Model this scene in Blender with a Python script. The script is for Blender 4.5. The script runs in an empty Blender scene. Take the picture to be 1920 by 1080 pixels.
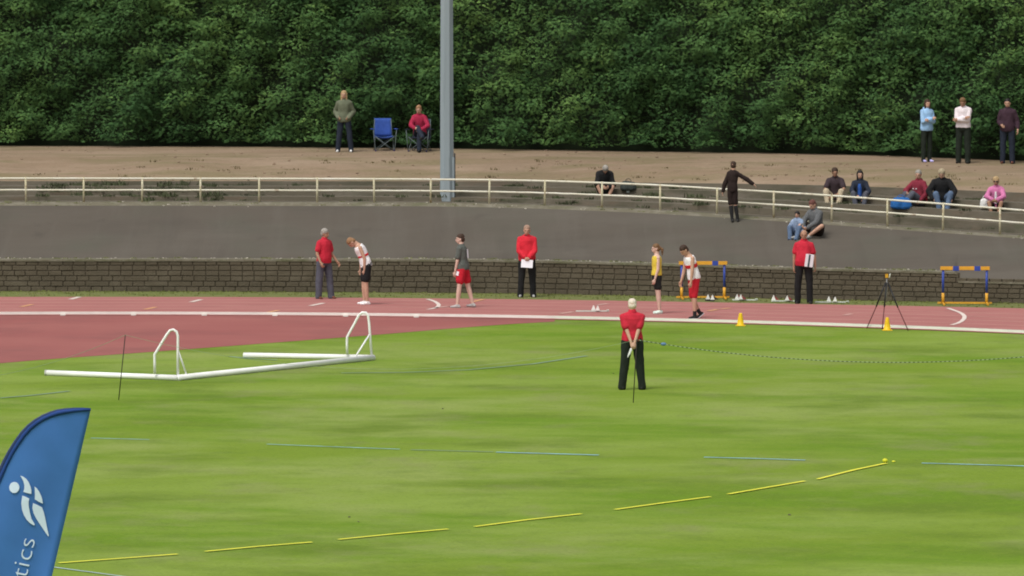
import bpy, bmesh, math, random
import numpy as np
from mathutils import Vector, Matrix, Quaternion, noise
from mathutils.bvhtree import BVHTree
random.seed(7); np.random.seed(7)
S = bpy.context.scene
COL = S.collection
R = math.radians

# ------------------------------------------------------------------ camera
F = 10000.0                      # focal length in photograph pixels (1920 wide)
CAMZ = 8.0
PITCH = math.atan(586.0 / F)     # looking slightly down from the stand
cam_d = bpy.data.cameras.new('camera'); cam = bpy.data.objects.new('camera', cam_d); COL.objects.link(cam)
cam.location = (0, 0, CAMZ); cam.rotation_euler = (math.pi / 2 - PITCH, 0, 0)
cam_d.sensor_width = 36.0; cam_d.lens = 36.0 * F / 1920.0
cam_d.clip_start = 0.5; cam_d.clip_end = 3000.0
S.camera = cam
S.render.resolution_x = 1024; S.render.resolution_y = 576

# ------------------------------------------------------------------ daylight (overcast)
SUN_EL, SUN_AZ = 58.0, 215.0     # azimuth clockwise from +Y: behind the camera and to the left
w = bpy.data.worlds.new('World'); S.world = w; w.use_nodes = True
nt = w.node_tree; bg = nt.nodes['Background']
sky = nt.nodes.new('ShaderNodeTexSky'); sky.sky_type = 'NISHITA'; sky.sun_disc = False
sky.sun_elevation = R(SUN_EL); sky.sun_rotation = R(SUN_AZ); sky.dust_density = 4.0; sky.air_density = 1.0
hs = nt.nodes.new('ShaderNodeHueSaturation'); hs.inputs['Saturation'].default_value = 0.18
nt.links.new(sky.outputs[0], hs.inputs['Color']); nt.links.new(hs.outputs[0], bg.inputs['Color'])
bg.inputs['Strength'].default_value = 0.15
sl = bpy.data.lights.new('sun', 'SUN'); sl.energy = 1.55; sl.angle = R(24); sl.color = (1.0, 0.96, 0.88)
so = bpy.data.objects.new('sun', sl); COL.objects.link(so)
az, el = R(SUN_AZ), R(SUN_EL)
sd = Vector((math.sin(az) * math.cos(el), math.cos(az) * math.cos(el), math.sin(el)))
so.rotation_euler = sd.to_track_quat('Z', 'Y').to_euler(); so.location = (0, 0, 60)
S.view_settings.view_transform = 'Standard'; S.view_settings.look = 'None'
S.view_settings.gamma = 1.0; S.view_settings.exposure = 0.0
S.cycles.filter_width = 1.9

# ------------------------------------------------------------------ helpers
def zc_of(d, z): return d * math.cos(PITCH) + (CAMZ - z) * math.sin(PITCH)
def P_d(px, y, d):
    """world point seen at photograph pixel (px, y) at ground distance d"""
    a = PITCH + math.atan((y - 540.0) / F); z = CAMZ - d * math.tan(a)
    return Vector(((px - 960.0) / F * zc_of(d, z), d, z))
def d_of(y, z): return (CAMZ - z) / math.tan(PITCH + math.atan((y - 540.0) / F))
def G(px, y, z=0.0): return P_d(px, y, d_of(y, z))
def sm(xs, ys):
    """smooth curve through data, continued as a parabola outside"""
    xs = np.array(xs, float); ys = np.array(ys, float)
    q = np.polyfit(xs, ys, 2)
    t = np.gradient(ys, xs)
    def f(x):
        if x <= xs[0]: return float(ys[0] + np.polyval(q, x) - np.polyval(q, xs[0]))
        if x >= xs[-1]: return float(ys[-1] + np.polyval(q, x) - np.polyval(q, xs[-1]))
        i = int(np.searchsorted(xs, x) - 1); i = max(0, min(i, len(xs) - 2))
        h = xs[i + 1] - xs[i]; s = (x - xs[i]) / h
        return float((2*s**3 - 3*s**2 + 1) * ys[i] + (s**3 - 2*s**2 + s) * h * t[i] + (-2*s**3 + 3*s**2) * ys[i+1] + (s**3 - s**2) * h * t[i+1])
    return f

_mats = {}
def mat(name, col, rough=0.8, nscale=6.0, var=0.15, bump=0.0, bscale=None, metal=0.0, col2=None, spec=0.3, trans=0.0):
    if name in _mats: return _mats[name]
    m = bpy.data.materials.new(name); m.use_nodes = True; n = m.node_tree; b = n.nodes['Principled BSDF']
    b.inputs['Roughness'].default_value = rough; b.inputs['Metallic'].default_value = metal
    b.inputs['Specular IOR Level'].default_value = spec
    tc = n.nodes.new('ShaderNodeTexCoord')
    tx = n.nodes.new('ShaderNodeTexNoise'); tx.inputs['Scale'].default_value = nscale; tx.inputs['Detail'].default_value = 5
    n.links.new(tc.outputs['Object'], tx.inputs['Vector'])
    r = n.nodes.new('ShaderNodeValToRGB'); r.color_ramp.elements[0].position = 0.3; r.color_ramp.elements[1].position = 0.7
    a = tuple(c * (1 - var) for c in col); z = tuple(min(1, c * (1 + var)) for c in (col2 or col))
    r.color_ramp.elements[0].color = a + (1,); r.color_ramp.elements[1].color = z + (1,)
    n.links.new(tx.outputs['Fac'], r.inputs['Fac']); n.links.new(r.outputs['Color'], b.inputs['Base Color'])
    if bump:
        t2 = n.nodes.new('ShaderNodeTexNoise'); t2.inputs['Scale'].default_value = bscale or nscale * 4; t2.inputs['Detail'].default_value = 4
        n.links.new(tc.outputs['Object'], t2.inputs['Vector'])
        bp = n.nodes.new('ShaderNodeBump'); bp.inputs['Strength'].default_value = bump; bp.inputs['Distance'].default_value = 0.02
        n.links.new(t2.outputs['Fac'], bp.inputs['Height']); n.links.new(bp.outputs['Normal'], b.inputs['Normal'])
    _mats[name] = m
    return m

def layered(name, base, layers, rough=0.9, bump=0.3, bscale=20.0, bdist=0.02):
    """base colour with noise masks over it: layers = (colour, scale xyz, lo, hi, amount)"""
    m = bpy.data.materials.new(name); m.use_nodes = True; n = m.node_tree; b = n.nodes['Principled BSDF']
    b.inputs['Roughness'].default_value = rough; b.inputs['Specular IOR Level'].default_value = 0.2
    tc = n.nodes.new('ShaderNodeTexCoord')
    cur = n.nodes.new('ShaderNodeRGB'); cur.outputs[0].default_value = base + (1,); cur = cur.outputs[0]
    for i, (c, sc, lo, hi, amt, *rot) in enumerate(layers):
        mp = n.nodes.new('ShaderNodeMapping'); mp.inputs['Scale'].default_value = sc; mp.inputs['Location'].default_value = (i * 7.3, i * 3.1, i * 1.7)
        if rot: mp.vector_type = 'TEXTURE'; mp.inputs['Rotation'].default_value = (0, 0, R(rot[0])); mp.inputs['Scale'].default_value = tuple(1 / v for v in sc)
        n.links.new(tc.outputs['Object'], mp.inputs['Vector'])
        tx = n.nodes.new('ShaderNodeTexNoise'); tx.inputs['Scale'].default_value = 1.0; tx.inputs['Detail'].default_value = 6; tx.inputs['Roughness'].default_value = 0.6
        n.links.new(mp.outputs['Vector'], tx.inputs['Vector'])
        mr = n.nodes.new('ShaderNodeMapRange'); mr.inputs['From Min'].default_value = lo; mr.inputs['From Max'].default_value = hi
        mr.inputs['To Max'].default_value = amt
        n.links.new(tx.outputs['Fac'], mr.inputs['Value'])
        mx = n.nodes.new('ShaderNodeMix'); mx.data_type = 'RGBA'
        n.links.new(mr.outputs['Result'], mx.inputs['Factor']); n.links.new(cur, mx.inputs[6]); mx.inputs[7].default_value = c + (1,)
        cur = mx.outputs[2]
    n.links.new(cur, b.inputs['Base Color'])
    t2 = n.nodes.new('ShaderNodeTexNoise'); t2.inputs['Scale'].default_value = bscale; t2.inputs['Detail'].default_value = 6
    n.links.new(tc.outputs['Object'], t2.inputs['Vector'])
    bp = n.nodes.new('ShaderNodeBump'); bp.inputs['Strength'].default_value = bump; bp.inputs['Distance'].default_value = bdist
    n.links.new(t2.outputs['Fac'], bp.inputs['Height']); n.links.new(bp.outputs['Normal'], b.inputs['Normal'])
    return m

def link_mesh(name, me, m, parent=None, smooth=False):
    o = bpy.data.objects.new(name, me); COL.objects.link(o)
    if m: me.materials.clear(); me.materials.append(m)
    if smooth: me.polygons.foreach_set('use_smooth', [True] * len(me.polygons))
    if parent: o.parent = parent
    return o
def tag(o, label=None, cat=None, group=None, kind=None):
    if label: o['label'] = label
    if cat: o['category'] = cat
    if group: o['group'] = group
    if kind: o['kind'] = kind
    return o
def thing(name, label, cat, loc=(0, 0, 0), rz=0.0, group=None):
    o = bpy.data.objects.new(name, None); COL.objects.link(o); o.location = loc; o.rotation_euler = (0, 0, rz)
    o.empty_display_size = 0.2
    return tag(o, label, cat, group)

WS = bpy.data.scenes.new('workbench')   # small scratch scene for remeshing, removed at the end
RM = bpy.data.meshes.new('workmesh'); RO = bpy.data.objects.new('workbench', RM); WS.collection.objects.link(RO)
_r = RO.modifiers.new('r', 'REMESH'); _r.mode = 'VOXEL'; _r.use_smooth_shade = True
_k = RO.modifiers.new('s', 'SMOOTH'); _k.factor = 0.5
class MB:
    """collects closed shapes; build() links them as one mesh object"""
    def __init__(s): s.v = []; s.f = []
    def add(s, vs, fs):
        o = len(s.v); s.v += [tuple(v) for v in vs]; s.f += [tuple(i + o for i in f) for f in fs]; return s
    def loft(s, rings):
        n = len(rings[0]); vs = [p for r in rings for p in r]; fs = []
        for k in range(len(rings) - 1):
            for i in range(n):
                a = k * n + i; b = k * n + (i + 1) % n; fs.append((a, b, b + n, a + n))
        fs.append(tuple(range(n - 1, -1, -1))); m = (len(rings) - 1) * n; fs.append(tuple(range(m, m + n)))
        return s.add(vs, fs)
    def cap(s, p, q, r0, r1, n=12, flat=False):
        p = Vector(p); q = Vector(q); d = (q - p)
        if d.length < 1e-6: d = Vector((0, 0, 1e-5))
        L = d.length; d.normalize(); a = d.orthogonal().normalized(); b = d.cross(a)
        def ring(c, r): return [c + (a * math.cos(t) + b * math.sin(t)) * r for t in [2 * math.pi * i / n for i in range(n)]]
        if flat: return s.loft([ring(p, r0), ring(q, r1)])
        rs = []
        for t in (80, 50, 25): rs.append(ring(p - d * r0 * math.sin(R(t)), r0 * math.cos(R(t))))
        rs.append(ring(p, r0)); rs.append(ring(q, r1))
        for t in (25, 50, 80): rs.append(ring(q + d * r1 * math.sin(R(t)), r1 * math.cos(R(t))))
        return s.loft(rs)
    def tube(s, pts, r, n=10):
        pts = [Vector(p) for p in pts]; rs = []; a = None
        for i, p in enumerate(pts):
            d = (pts[min(i + 1, len(pts) - 1)] - pts[max(i - 1, 0)]).normalized()
            if a is None: a = d.orthogonal().normalized()
            a = (a - d * a.dot(d)).normalized(); b = d.cross(a)
            rr = r[i] if isinstance(r, (list, tuple)) else r
            rs.append([p + (a * math.cos(t) + b * math.sin(t)) * rr for t in [2 * math.pi * k / n for k in range(n)]])
        return s.loft(rs)
    def ell(s, c, ax, n=14, m=9):
        """ax: three Vectors (half axes)"""
        c = Vector(c); rs = []
        for j in range(1, m):
            t = math.pi * j / m
            rs.append([c + ax[2] * math.cos(t) + (ax[0] * math.cos(u) + ax[1] * math.sin(u)) * math.sin(t) for u in [2 * math.pi * i / n for i in range(n)]])
        return s.loft(rs)
    def box(s, c, h, rot=None):
        c = Vector(c); vs = []
        for sx, sy, sz in ((-1,-1,-1),(1,-1,-1),(1,1,-1),(-1,1,-1),(-1,-1,1),(1,-1,1),(1,1,1),(-1,1,1)):
            v = Vector((sx * h[0], sy * h[1], sz * h[2]))
            if rot is not None: v = rot @ v
            vs.append(c + v)
        return s.add(vs, [(0,3,2,1),(4,5,6,7),(0,1,5,4),(1,2,6,5),(2,3,7,6),(3,0,4,7)])
    def slab(s, outline, nrm, th):
        n = len(outline); o = [Vector(p) for p in outline]; nv = Vector(nrm) * th
        return s.add([p + nv for p in o] + [p - nv for p in o],
                     [tuple(range(n)), tuple(range(2 * n - 1, n - 1, -1))] + [(i, i + n, (i + 1) % n + n, (i + 1) % n) for i in range(n)])
    def mesh(s, name='m'):
        me = bpy.data.meshes.new(name); me.from_pydata(s.v, [], s.f); me.update()
        bm = bmesh.new(); bm.from_mesh(me); bmesh.ops.recalc_face_normals(bm, faces=bm.faces); bm.to_mesh(me); bm.free()
        return me
    def build(s, name, m, parent=None, smooth=False, bevel=0.0):
        me = s.mesh(name)
        if bevel:
            bm = bmesh.new(); bm.from_mesh(me); bmesh.ops.bevel(bm, geom=bm.edges[:], offset=bevel, segments=2, affect='EDGES'); bm.to_mesh(me); bm.free()
        return link_mesh(name, me, m, parent, smooth)
    def remesh(s, voxel, it=2, wrinkle=0.0, wscale=14.0, seed=0.0):
        me = s.mesh('tmp'); o = RO; o.data = me
        o.modifiers['r'].voxel_size = voxel; o.modifiers['s'].iterations = it
        WS.view_layers[0].update(); dg = WS.view_layers[0].depsgraph; out = bpy.data.meshes.new_from_object(o.evaluated_get(dg))
        o.data = RM; bpy.data.meshes.remove(me)
        if wrinkle:
            nv = len(out.vertices); co = np.empty(nv * 3, np.float32); no = np.empty(nv * 3, np.float32)
            out.vertices.foreach_get('co', co); out.vertex_normals.foreach_get('vector', no); co = co.reshape(-1, 3)
            h = np.array([noise.noise(q) + .5 * abs(noise.noise(q * 2.1)) for q in (Vector((a * wscale + seed, b * wscale, c * wscale * .55)) for a, b, c in co.tolist())], np.float32)
            out.vertices.foreach_set('co', (co + no.reshape(-1, 3) * (h * wrinkle)[:, None]).reshape(-1)); out.update()
        return out

def sheet(name, rows, m, kind='structure', parent=None, smooth=True):
    n = len(rows[0]); vs = [tuple(p) for r in rows for p in r]; fs = []
    for k in range(len(rows) - 1):
        for i in range(n - 1):
            a = k * n + i; fs.append((a, a + 1, a + n + 1, a + n))
    me = bpy.data.meshes.new(name); me.from_pydata(vs, [], fs); me.update()
    o = link_mesh(name, me, m, parent, smooth)
    if kind: o['kind'] = kind
    return o, vs, fs

# ------------------------------------------------------------------ terrain curves read along the bend
XS = [0, 480, 960, 1200, 1500, 1700, 1920]
y_wall = sm(XS, [546.5, 547.5, 551, 555, 561.5, 565.5, 569.5])
y_top = sm(XS, [487.5, 487.5, 489.5, 495, 504, 509, 514])
y_rail = sm(XS, [379, 379.5, 383.5, 393, 412, 427, 443])
d_rail = sm(XS, [140.3, 140.2, 139.5, 138.5, 137, 136, 135])
y_e0 = sm(XS, [341, 341, 342, 344, 348, 354, 363])
d_e0 = sm(XS, [143.2, 143, 142.7, 142, 141, 140, 139])
y_cr = sm(XS, [296, 296, 299, 303, 311, 317, 325])
d_cr = sm(XS, [146.7, 146.5, 146, 145, 143.8, 142.7, 141.5])
y_he = sm(XS, [275, 277, 282, 286, 290, 295, 304])
d_he = sm(XS, [151, 150.2, 149.3, 148.3, 147, 146, 145])
PX = list(range(-700, 2621, 20))
STEP_PX = 1795

def row_wall(px): return G(px, y_wall(px), 0.0)
def z_top(px):
    b = row_wall(px); return P_d(px, y_top(px), b.y).z - (0.215 if px >= STEP_PX else 0.0)
def row_top(px, back=0.0, step=1.0):
    b = row_wall(px); p = Vector((b.x, b.y + 0.22 + back, z_top(px) - 0.004 + (0.215 * (1 - step) if px >= STEP_PX else 0))); return p
def row_rail(px): return P_d(px, y_rail(px), d_rail(px))
def row_e0(px): return P_d(px, y_e0(px), d_e0(px))
def row_cr(px): return P_d(px, y_cr(px), d_cr(px))
def row_he(px): return P_d(px, y_he(px), d_he(px))
# ------------------------------------------------------------------ ground
GRASS = (0.160, 0.245, 0.018)
m_grass = layered('grass_turf', GRASS, [
    ((0.215, 0.300, 0.050), (0.085, 0.20, 1), 0.42, 0.60, 0.85, 24),
    ((0.118, 0.218, 0.006), (0.10, 0.26, 1), 0.47, 0.60, 0.90, -14),
    ((0.240, 0.300, 0.075), (0.22, 0.25, 1), 0.50, 0.66, 0.80),
    ((0.112, 0.180, 0.012), (0.26, 0.30, 1), 0.52, 0.66, 0.80),
    ((0.205, 0.225, 0.080), (0.55, 0.40, 1), 0.54, 0.70, 0.55),
    ((0.105, 0.165, 0.020), (1.2, 0.9, 1), 0.54, 0.74, 0.45),
    ((0.195, 0.275, 0.024), (4.0, 2.5, 1), 0.5, 0.75, 0.35),
    ((0.090, 0.145, 0.018), (14.0, 6.0, 1), 0.53, 0.76, 0.40),
    ((0.240, 0.280, 0.100), (22.0, 9.0, 1), 0.60, 0.74, 0.4)], rough=0.95, bump=0.6, bscale=9.0, bdist=0.04)
me = bpy.data.meshes.new('ground')
me.from_pydata([(-700, -100, 0), (700, -100, 0), (700, 1400, 0), (-700, 1400, 0)], [], [(0, 1, 2, 3)])
tag(link_mesh('ground', me, m_grass), kind='structure')

m_track = layered('track_rubber', (0.385, 0.150, 0.138), [
    ((0.42, 0.185, 0.165), (0.25, 0.9, 1), 0.40, 0.70, 0.8),
    ((0.30, 0.115, 0.105), (0.5, 1.5, 1), 0.50, 0.75, 0.6),
    ((0.40, 0.19, 0.15), (3.0, 3.0, 1), 0.55, 0.8, 0.4)], rough=0.85, bump=0.15, bscale=60)
m_apron = layered('apron_rubber', (0.30, 0.098, 0.090), [
    ((0.34, 0.125, 0.11), (0.2, 0.35, 1), 0.42, 0.68, 0.8),
    ((0.225, 0.085, 0.080), (0.35, 0.30, 1), 0.50, 0.72, 0.75),
    ((0.20, 0.08, 0.075), (0.8, 0.9, 1), 0.6, 0.8, 0.5)], rough=0.85, bump=0.15, bscale=60)
CX, CY, RI = -9.5, 88.9, 36.5
def circ(px, r, z=0.0):
    """point on circle r (bend of the track) on the sight line of column px"""
    k = (px - 960.0) / F; d = CY + r
    for _ in range(30):
        x = k * zc_of(d, z); t = r * r - (x - CX) ** 2
        d = CY + math.sqrt(max(t, 0.0))
    return Vector((k * zc_of(d, z), d, z))
y_out = sm(XS, [556.5, 557, 561, 564.5, 570, 573.5, 578])
CP = [p for p in PX if True]
sheet('running_track', [[circ(p, RI, 0.008) for p in CP], [G(p, y_out(p), 0.008) for p in CP]], m_track)
y_ap = sm([0, 60, 280, 500, 720, 870, 960, 1045], [681, 676, 660, 643.5, 626.5, 614, 607.5, 602.6])
AP = [p for p in range(-700, 1046, 15)]
sheet('apron', [[G(p, y_ap(p), 0.004) for p in AP], [circ(p, RI + 0.02, 0.004) for p in AP]], m_apron)
m_line = mat('faded_line_paint', (0.56, 0.34, 0.30), 0.8, 1.5, 0.2)
m_white_line = mat('white_line_paint', (0.72, 0.62, 0.56), 0.7, 5, 0.08)
m_orange_line = mat('orange_line_paint', (0.62, 0.32, 0.16), 0.7, 5, 0.08)
for i in range(1, 6):
    sheet('lane_line', [[circ(p, RI + 1.22 * i, 0.013) for p in CP], [circ(p, RI + 1.22 * i + 0.05, 0.013) for p in CP]], m_line)
def mark(name, pts, wid, m, z=0.017):
    """painted stripe along photo-read ground points"""
    P = [G(x, y, z) for x, y in pts]; a = []; b = []
    for i, p in enumerate(P):
        d = (P[min(i + 1, len(P) - 1)] - P[max(i - 1, 0)]).normalized(); nrm = Vector((-d.y, d.x, 0)) * wid / 2
        a.append(p + nrm); b.append(p - nrm)
    return sheet(name, [a, b], m, smooth=False)[0]
for (a, b, mm) in (((132, 561), (149, 556.5), m_white_line), ((40, 575), (60, 570.5), m_orange_line), ((272, 580), (292, 575.5), m_orange_line),
                   ((358, 566), (377, 561.5), m_white_line), ((582, 573), (607, 568), m_white_line), ((500, 586), (522, 581.5), m_orange_line),
                   ((885, 566), (906, 561), m_orange_line), ((815, 577), (842, 573.5), m_line), ((1328, 583), (1345, 580), m_orange_line), ((1352, 579), (1368, 577.5), m_orange_line),
                   ((1583, 590.5), (1597, 588), m_line), ((1118, 572), (1140, 569), m_line), ((1050, 588), (1075, 584), m_line)):
    mark('track_mark', [a, b], 0.13, mm)
mark('curved_line', [(801, 560.5), (808, 562.5), (815, 565), (820, 568), (823, 571.5), (821, 575), (815, 577.5), (808, 579), (801, 580)], 0.10, m_white_line)
mark('curved_line', [(1777, 577.5), (1786, 580.5), (1796, 584), (1804, 588), (1808.5, 592.5), (1808, 597), (1803, 602), (1795, 606), (1784, 609)], 0.10, m_white_line)

# raised white kerb rail with its feet
kerb = thing('track_kerb', 'long white raised aluminium kerb along the inside edge of the red track', 'kerb')
m_kerb = mat('white_kerb_metal', (0.78, 0.76, 0.70), 0.5, 3, 0.06)
kp = [circ(p, RI, 0) for p in range(-700, 2621, 20)]
def ringsec(p, q, hw, z0, z1):
    d = (q - p).normalized(); nn = Vector((-d.y, d.x, 0))
    return [p + nn * hw + Vector((0, 0, z0)), p - nn * hw + Vector((0, 0, z0)), p - nn * hw + Vector((0, 0, z1)), p + nn * hw + Vector((0, 0, z1))]
MB().loft([ringsec(kp[i], kp[i + 1] if i + 1 < len(kp) else kp[i] * 2 - kp[i - 1], 0.028, 0.035, 0.092) for i in range(len(kp))]).build('rail', m_kerb, kerb)
for x in [118 + 132.5 * i for i in range(-4, 6)]:
    p = circ(x, RI - 0.03, 0); MB().box(p + Vector((0, 0, 0.03)), (0.06, 0.045, 0.020)).build('foot', m_kerb, kerb)

# ------------------------------------------------------------------ block wall
m_block = layered('wall_block_face', (0.102, 0.085, 0.059), [
    ((0.132, 0.112, 0.080), (1.4, 1.4, 3.0), 0.45, 0.65, 0.9),
    ((0.072, 0.061, 0.042), (0.5, 0.5, 3.0), 0.48, 0.70, 0.7),
    ((0.150, 0.130, 0.100), (9, 9, 9), 0.62, 0.8, 0.4)], rough=0.95, bump=0.8, bscale=25)
m_mortar = layered('wall_joint', (0.075, 0.062, 0.043), [((0.100, 0.086, 0.060), (2, 2, 2), 0.4, 0.7, 0.8)], rough=1.0)
wall = thing('block_wall', 'low dark concrete block retaining wall behind the running track', 'wall')
cum = []; pts = []
for p in range(-700, 2621, 10):
    pts.append(row_wall(p))
pts = [Vector((q.x, q.y, 0)) for q in pts]
sacc = [0.0]
for i in range(1, len(pts)): sacc.append(sacc[-1] + (pts[i] - pts[i - 1]).length)
pxs = list(range(-700, 2621, 10))
def at_s(s):
    i = int(np.searchsorted(sacc, s)) - 1; i = max(0, min(i, len(pts) - 2)); t = (s - sacc[i]) / (sacc[i + 1] - sacc[i])
    return pts[i].lerp(pts[i + 1], t), pxs[i] + 10 * t, (pts[i + 1] - pts[i]).normalized()
bl = MB(); NC = 6
for c in range(NC):
    s = -0.15 * (c % 2) + 0.02
    while s < sacc[-1] - 0.4:
        L = random.choice((0.27, 0.30, 0.30, 0.30, 0.33, 0.60 if random.random() < 0.12 else 0.30))
        p, px, t = at_s(max(s + L / 2, 0.01)); full = z_top(px) + (0.215 if px >= STEP_PX else 0)
        ch = full / NC
        if not (px >= STEP_PX - 6 and (c + 1) * ch > z_top(px) + 0.10):
            nn = Vector((-t.y, t.x, 0)); rot = Matrix((t, nn, Vector((0, 0, 1)))).transposed()
            z = c * ch + ch / 2 - 0.002
            off = random.uniform(-0.008, 0.008)
            bl.box(p + nn * (0.066 + off) + Vector((0, 0, z)), (L / 2 - 0.011, 0.06, ch / 2 - 0.010), rot)
        s += L
me = bl.mesh('block_courses')
bm = bmesh.new(); bm.from_mesh(me); bmesh.ops.bevel(bm, geom=bm.edges[:], offset=0.006, segments=1, affect='EDGES'); bm.to_mesh(me); bm.free()
link_mesh('block_courses', me, m_block, wall)
def wall_core(a, b, name):
    cs = [p for p in range(a, b + 1, 10)]; rr = []
    for p in cs:
        q = row_wall(p); z = z_top(min(p, STEP_PX - 1) if b <= STEP_PX + 5 else max(p, STEP_PX)) - 0.012
        rr.append([Vector((q.x, q.y + 0.03, -0.1)), Vector((q.x, q.y + 0.215, -0.1)), Vector((q.x, q.y + 0.215, z)), Vector((q.x, q.y + 0.03, z))])
    MB().loft(rr).build(name, m_mortar, wall)
wall_core(-700, 1800, 'wall_core'); wall_core(1800, 2620, 'wall_core')

# ------------------------------------------------------------------ banking, terrace, earth
m_bank = layered('worn_tarmac', (0.098, 0.084, 0.068), [
    ((0.118, 0.104, 0.086), (0.16, 0.5, 0.5), 0.42, 0.66, 0.7),
    ((0.078, 0.067, 0.056), (0.25, 0.5, 0.5), 0.50, 0.74, 0.65),
    ((0.090, 0.093, 0.070), (0.35, 0.3, 0.3), 0.50, 0.72, 0.55),
    ((0.125, 0.112, 0.094), (1.1, 0.10, 0.10), 0.52, 0.70, 0.45),
    ((0.072, 0.063, 0.052), (0.7, 0.06, 0.06), 0.56, 0.72, 0.45),
    ((0.062, 0.054, 0.045), (1.0, 0.8, 0.8), 0.62, 0.78, 0.5),
    ((0.15, 0.135, 0.11), (9, 9, 9), 0.66, 0.8, 0.35)], rough=0.95, bump=0.35, bscale=14)
m_ledge = layered('mossy_ledge', (0.155, 0.140, 0.100), [
    ((0.23, 0.21, 0.165), (3, 3, 3), 0.45, 0.65, 0.8),
    ((0.10, 0.11, 0.05), (1.2, 1.2, 1.2), 0.50, 0.70, 0.7),
    ((0.33, 0.31, 0.26), (9, 9, 9), 0.62, 0.75, 0.7)], rough=1.0, bump=0.9, bscale=18)
m_terr = layered('terrace_concrete', (0.125, 0.108, 0.080), [
    ((0.165, 0.145, 0.115), (0.5, 3, 3), 0.45, 0.68, 0.8),
    ((0.070, 0.070, 0.045), (0.5, 2.0, 2.0), 0.50, 0.68, 0.8),
    ((0.175, 0.120, 0.085), (0.7, 3.0, 3.0), 0.56, 0.75, 0.5),
    ((0.10, 0.115, 0.065), (1.5, 2.0, 2.0), 0.58, 0.75, 0.5)], rough=0.95, bump=0.7, bscale=10)
m_earth = layered('dry_earth', (0.250, 0.180, 0.120), [
    ((0.320, 0.240, 0.170), (0.22, 0.8, 0.8), 0.42, 0.66, 0.8),
    ((0.200, 0.162, 0.090), (0.30, 0.9, 0.9), 0.46, 0.62, 0.85),
    ((0.165, 0.130, 0.075), (1.6, 2.6, 2.6), 0.56, 0.74, 0.6),
    ((0.34, 0.28, 0.21), (5, 5, 5), 0.60, 0.78, 0.5)], rough=1.0, bump=0.8, bscale=7, bdist=0.05)
BP = sorted([p for p in PX] + [STEP_PX - 2, STEP_PX + 1])
TV = []; TF = []
def terr(name, rows, m, smooth=True):
    o, vs, fs = sheet(name, rows, m, smooth=smooth); k = len(TV)
    TV.extend(vs); TF.extend([tuple(i + k for i in f) for f in fs]); return o
def lerp_rows(fa, fb, t, dz=0.0): return [fa(p).lerp(fb(p), t) + Vector((0, 0, dz)) for p in BP]
def bankp(p, t):
    a = row_top(p, 0.38, max(0.0, 1 - t / 0.25)); b = row_rail(p); q = a.lerp(b, t); q.z -= math.sin(math.pi * t) * 0.02; return q
terr('wall_ledge', [[Vector((row_wall(p).x, row_wall(p).y - 0.012, z_top(p) + 0.014)) for p in BP], [row_top(p, 0.0) + Vector((0, 0, 0.022)) for p in BP], [row_top(p, 0.38) + Vector((0, 0, 0.02)) for p in BP]], m_ledge)
sheet('ledge_edge', [[Vector((row_wall(p).x, row_wall(p).y - 0.012, z_top(p) - 0.035)) for p in BP], [Vector((row_wall(p).x, row_wall(p).y - 0.012, z_top(p) + 0.014)) for p in BP]], m_ledge, smooth=False)
terr('tarmac_banking', [[row_top(p, 0.38) + Vector((0, 0, 0.0199)) if t == 0 else bankp(p, t) for p in BP] for t in (0, .08, .25, .5, .75, .94)], m_bank)
terr('banking_edge', [[bankp(p, .94) for p in BP], [row_rail(p) + Vector((0, 0.0, 0.012)) for p in BP], [row_rail(p) + Vector((0, 0.10, 0.012)) for p in BP]], m_ledge)
NS = 4; rows = [[row_rail(p) + Vector((0, 0.10, 0.012)) for p in BP]]
for k in range(NS):
    a, b = k / NS, (k + 1) / NS
    def stp(p, t, zt):
        u = row_rail(p); v = row_e0(p); q = u.lerp(v, t); q.z = u.z + (v.z - u.z) * zt + 0.012; return q
    rows.append([stp(p, a + (b - a) * 0.88 + 0.04, a) for p in BP])
    rows.append([stp(p, a + (b - a) * 0.90 + 0.04, b) for p in BP])
rows.append([row_e0(p) + Vector((0, 0.1, 0.02)) for p in BP])
terr('concrete_terrace', rows, m_terr, smooth=False)
def earthp(p, t):
    a = row_e0(p) + Vector((0, 0.1, 0.02)); b = row_cr(p); q = a.lerp(b, t)
    q.z += noise.noise(Vector((q.x * 0.5, q.y * 0.8, 3.0))) * 0.10 * math.sin(math.pi * t) + 0.06 * math.sin(math.pi * t)
    return q
terr('earth_slope', [[earthp(p, t) for p in BP] for t in np.linspace(0, 1, 9)], m_earth)
terr('bank_top', [[row_cr(p).lerp(row_he(p), t) for p in BP] for t in (0, .3, .6, 1)] + [[row_he(p) + Vector((0, 8, 0)) for p in BP], [row_he(p) + Vector((0, 120, 0)) for p in BP]], m_earth)
BVH = BVHTree.FromPolygons(TV, TF)
def down(x, y, default=0.0):
    h = BVH.ray_cast(Vector((x, y, 50)), Vector((0, 0, -1)))
    return h[0].z if h[0] is not None else default
def on(px, py):
    """point of the banks under photograph pixel, else the level ground"""
    q = P_d(px, py, 100.0); o = Vector((0, 0, CAMZ)); h = BVH.ray_cast(o, (q - o).normalized())
    return h[0] if h[0] is not None else G(px, py, 0.008)

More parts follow.
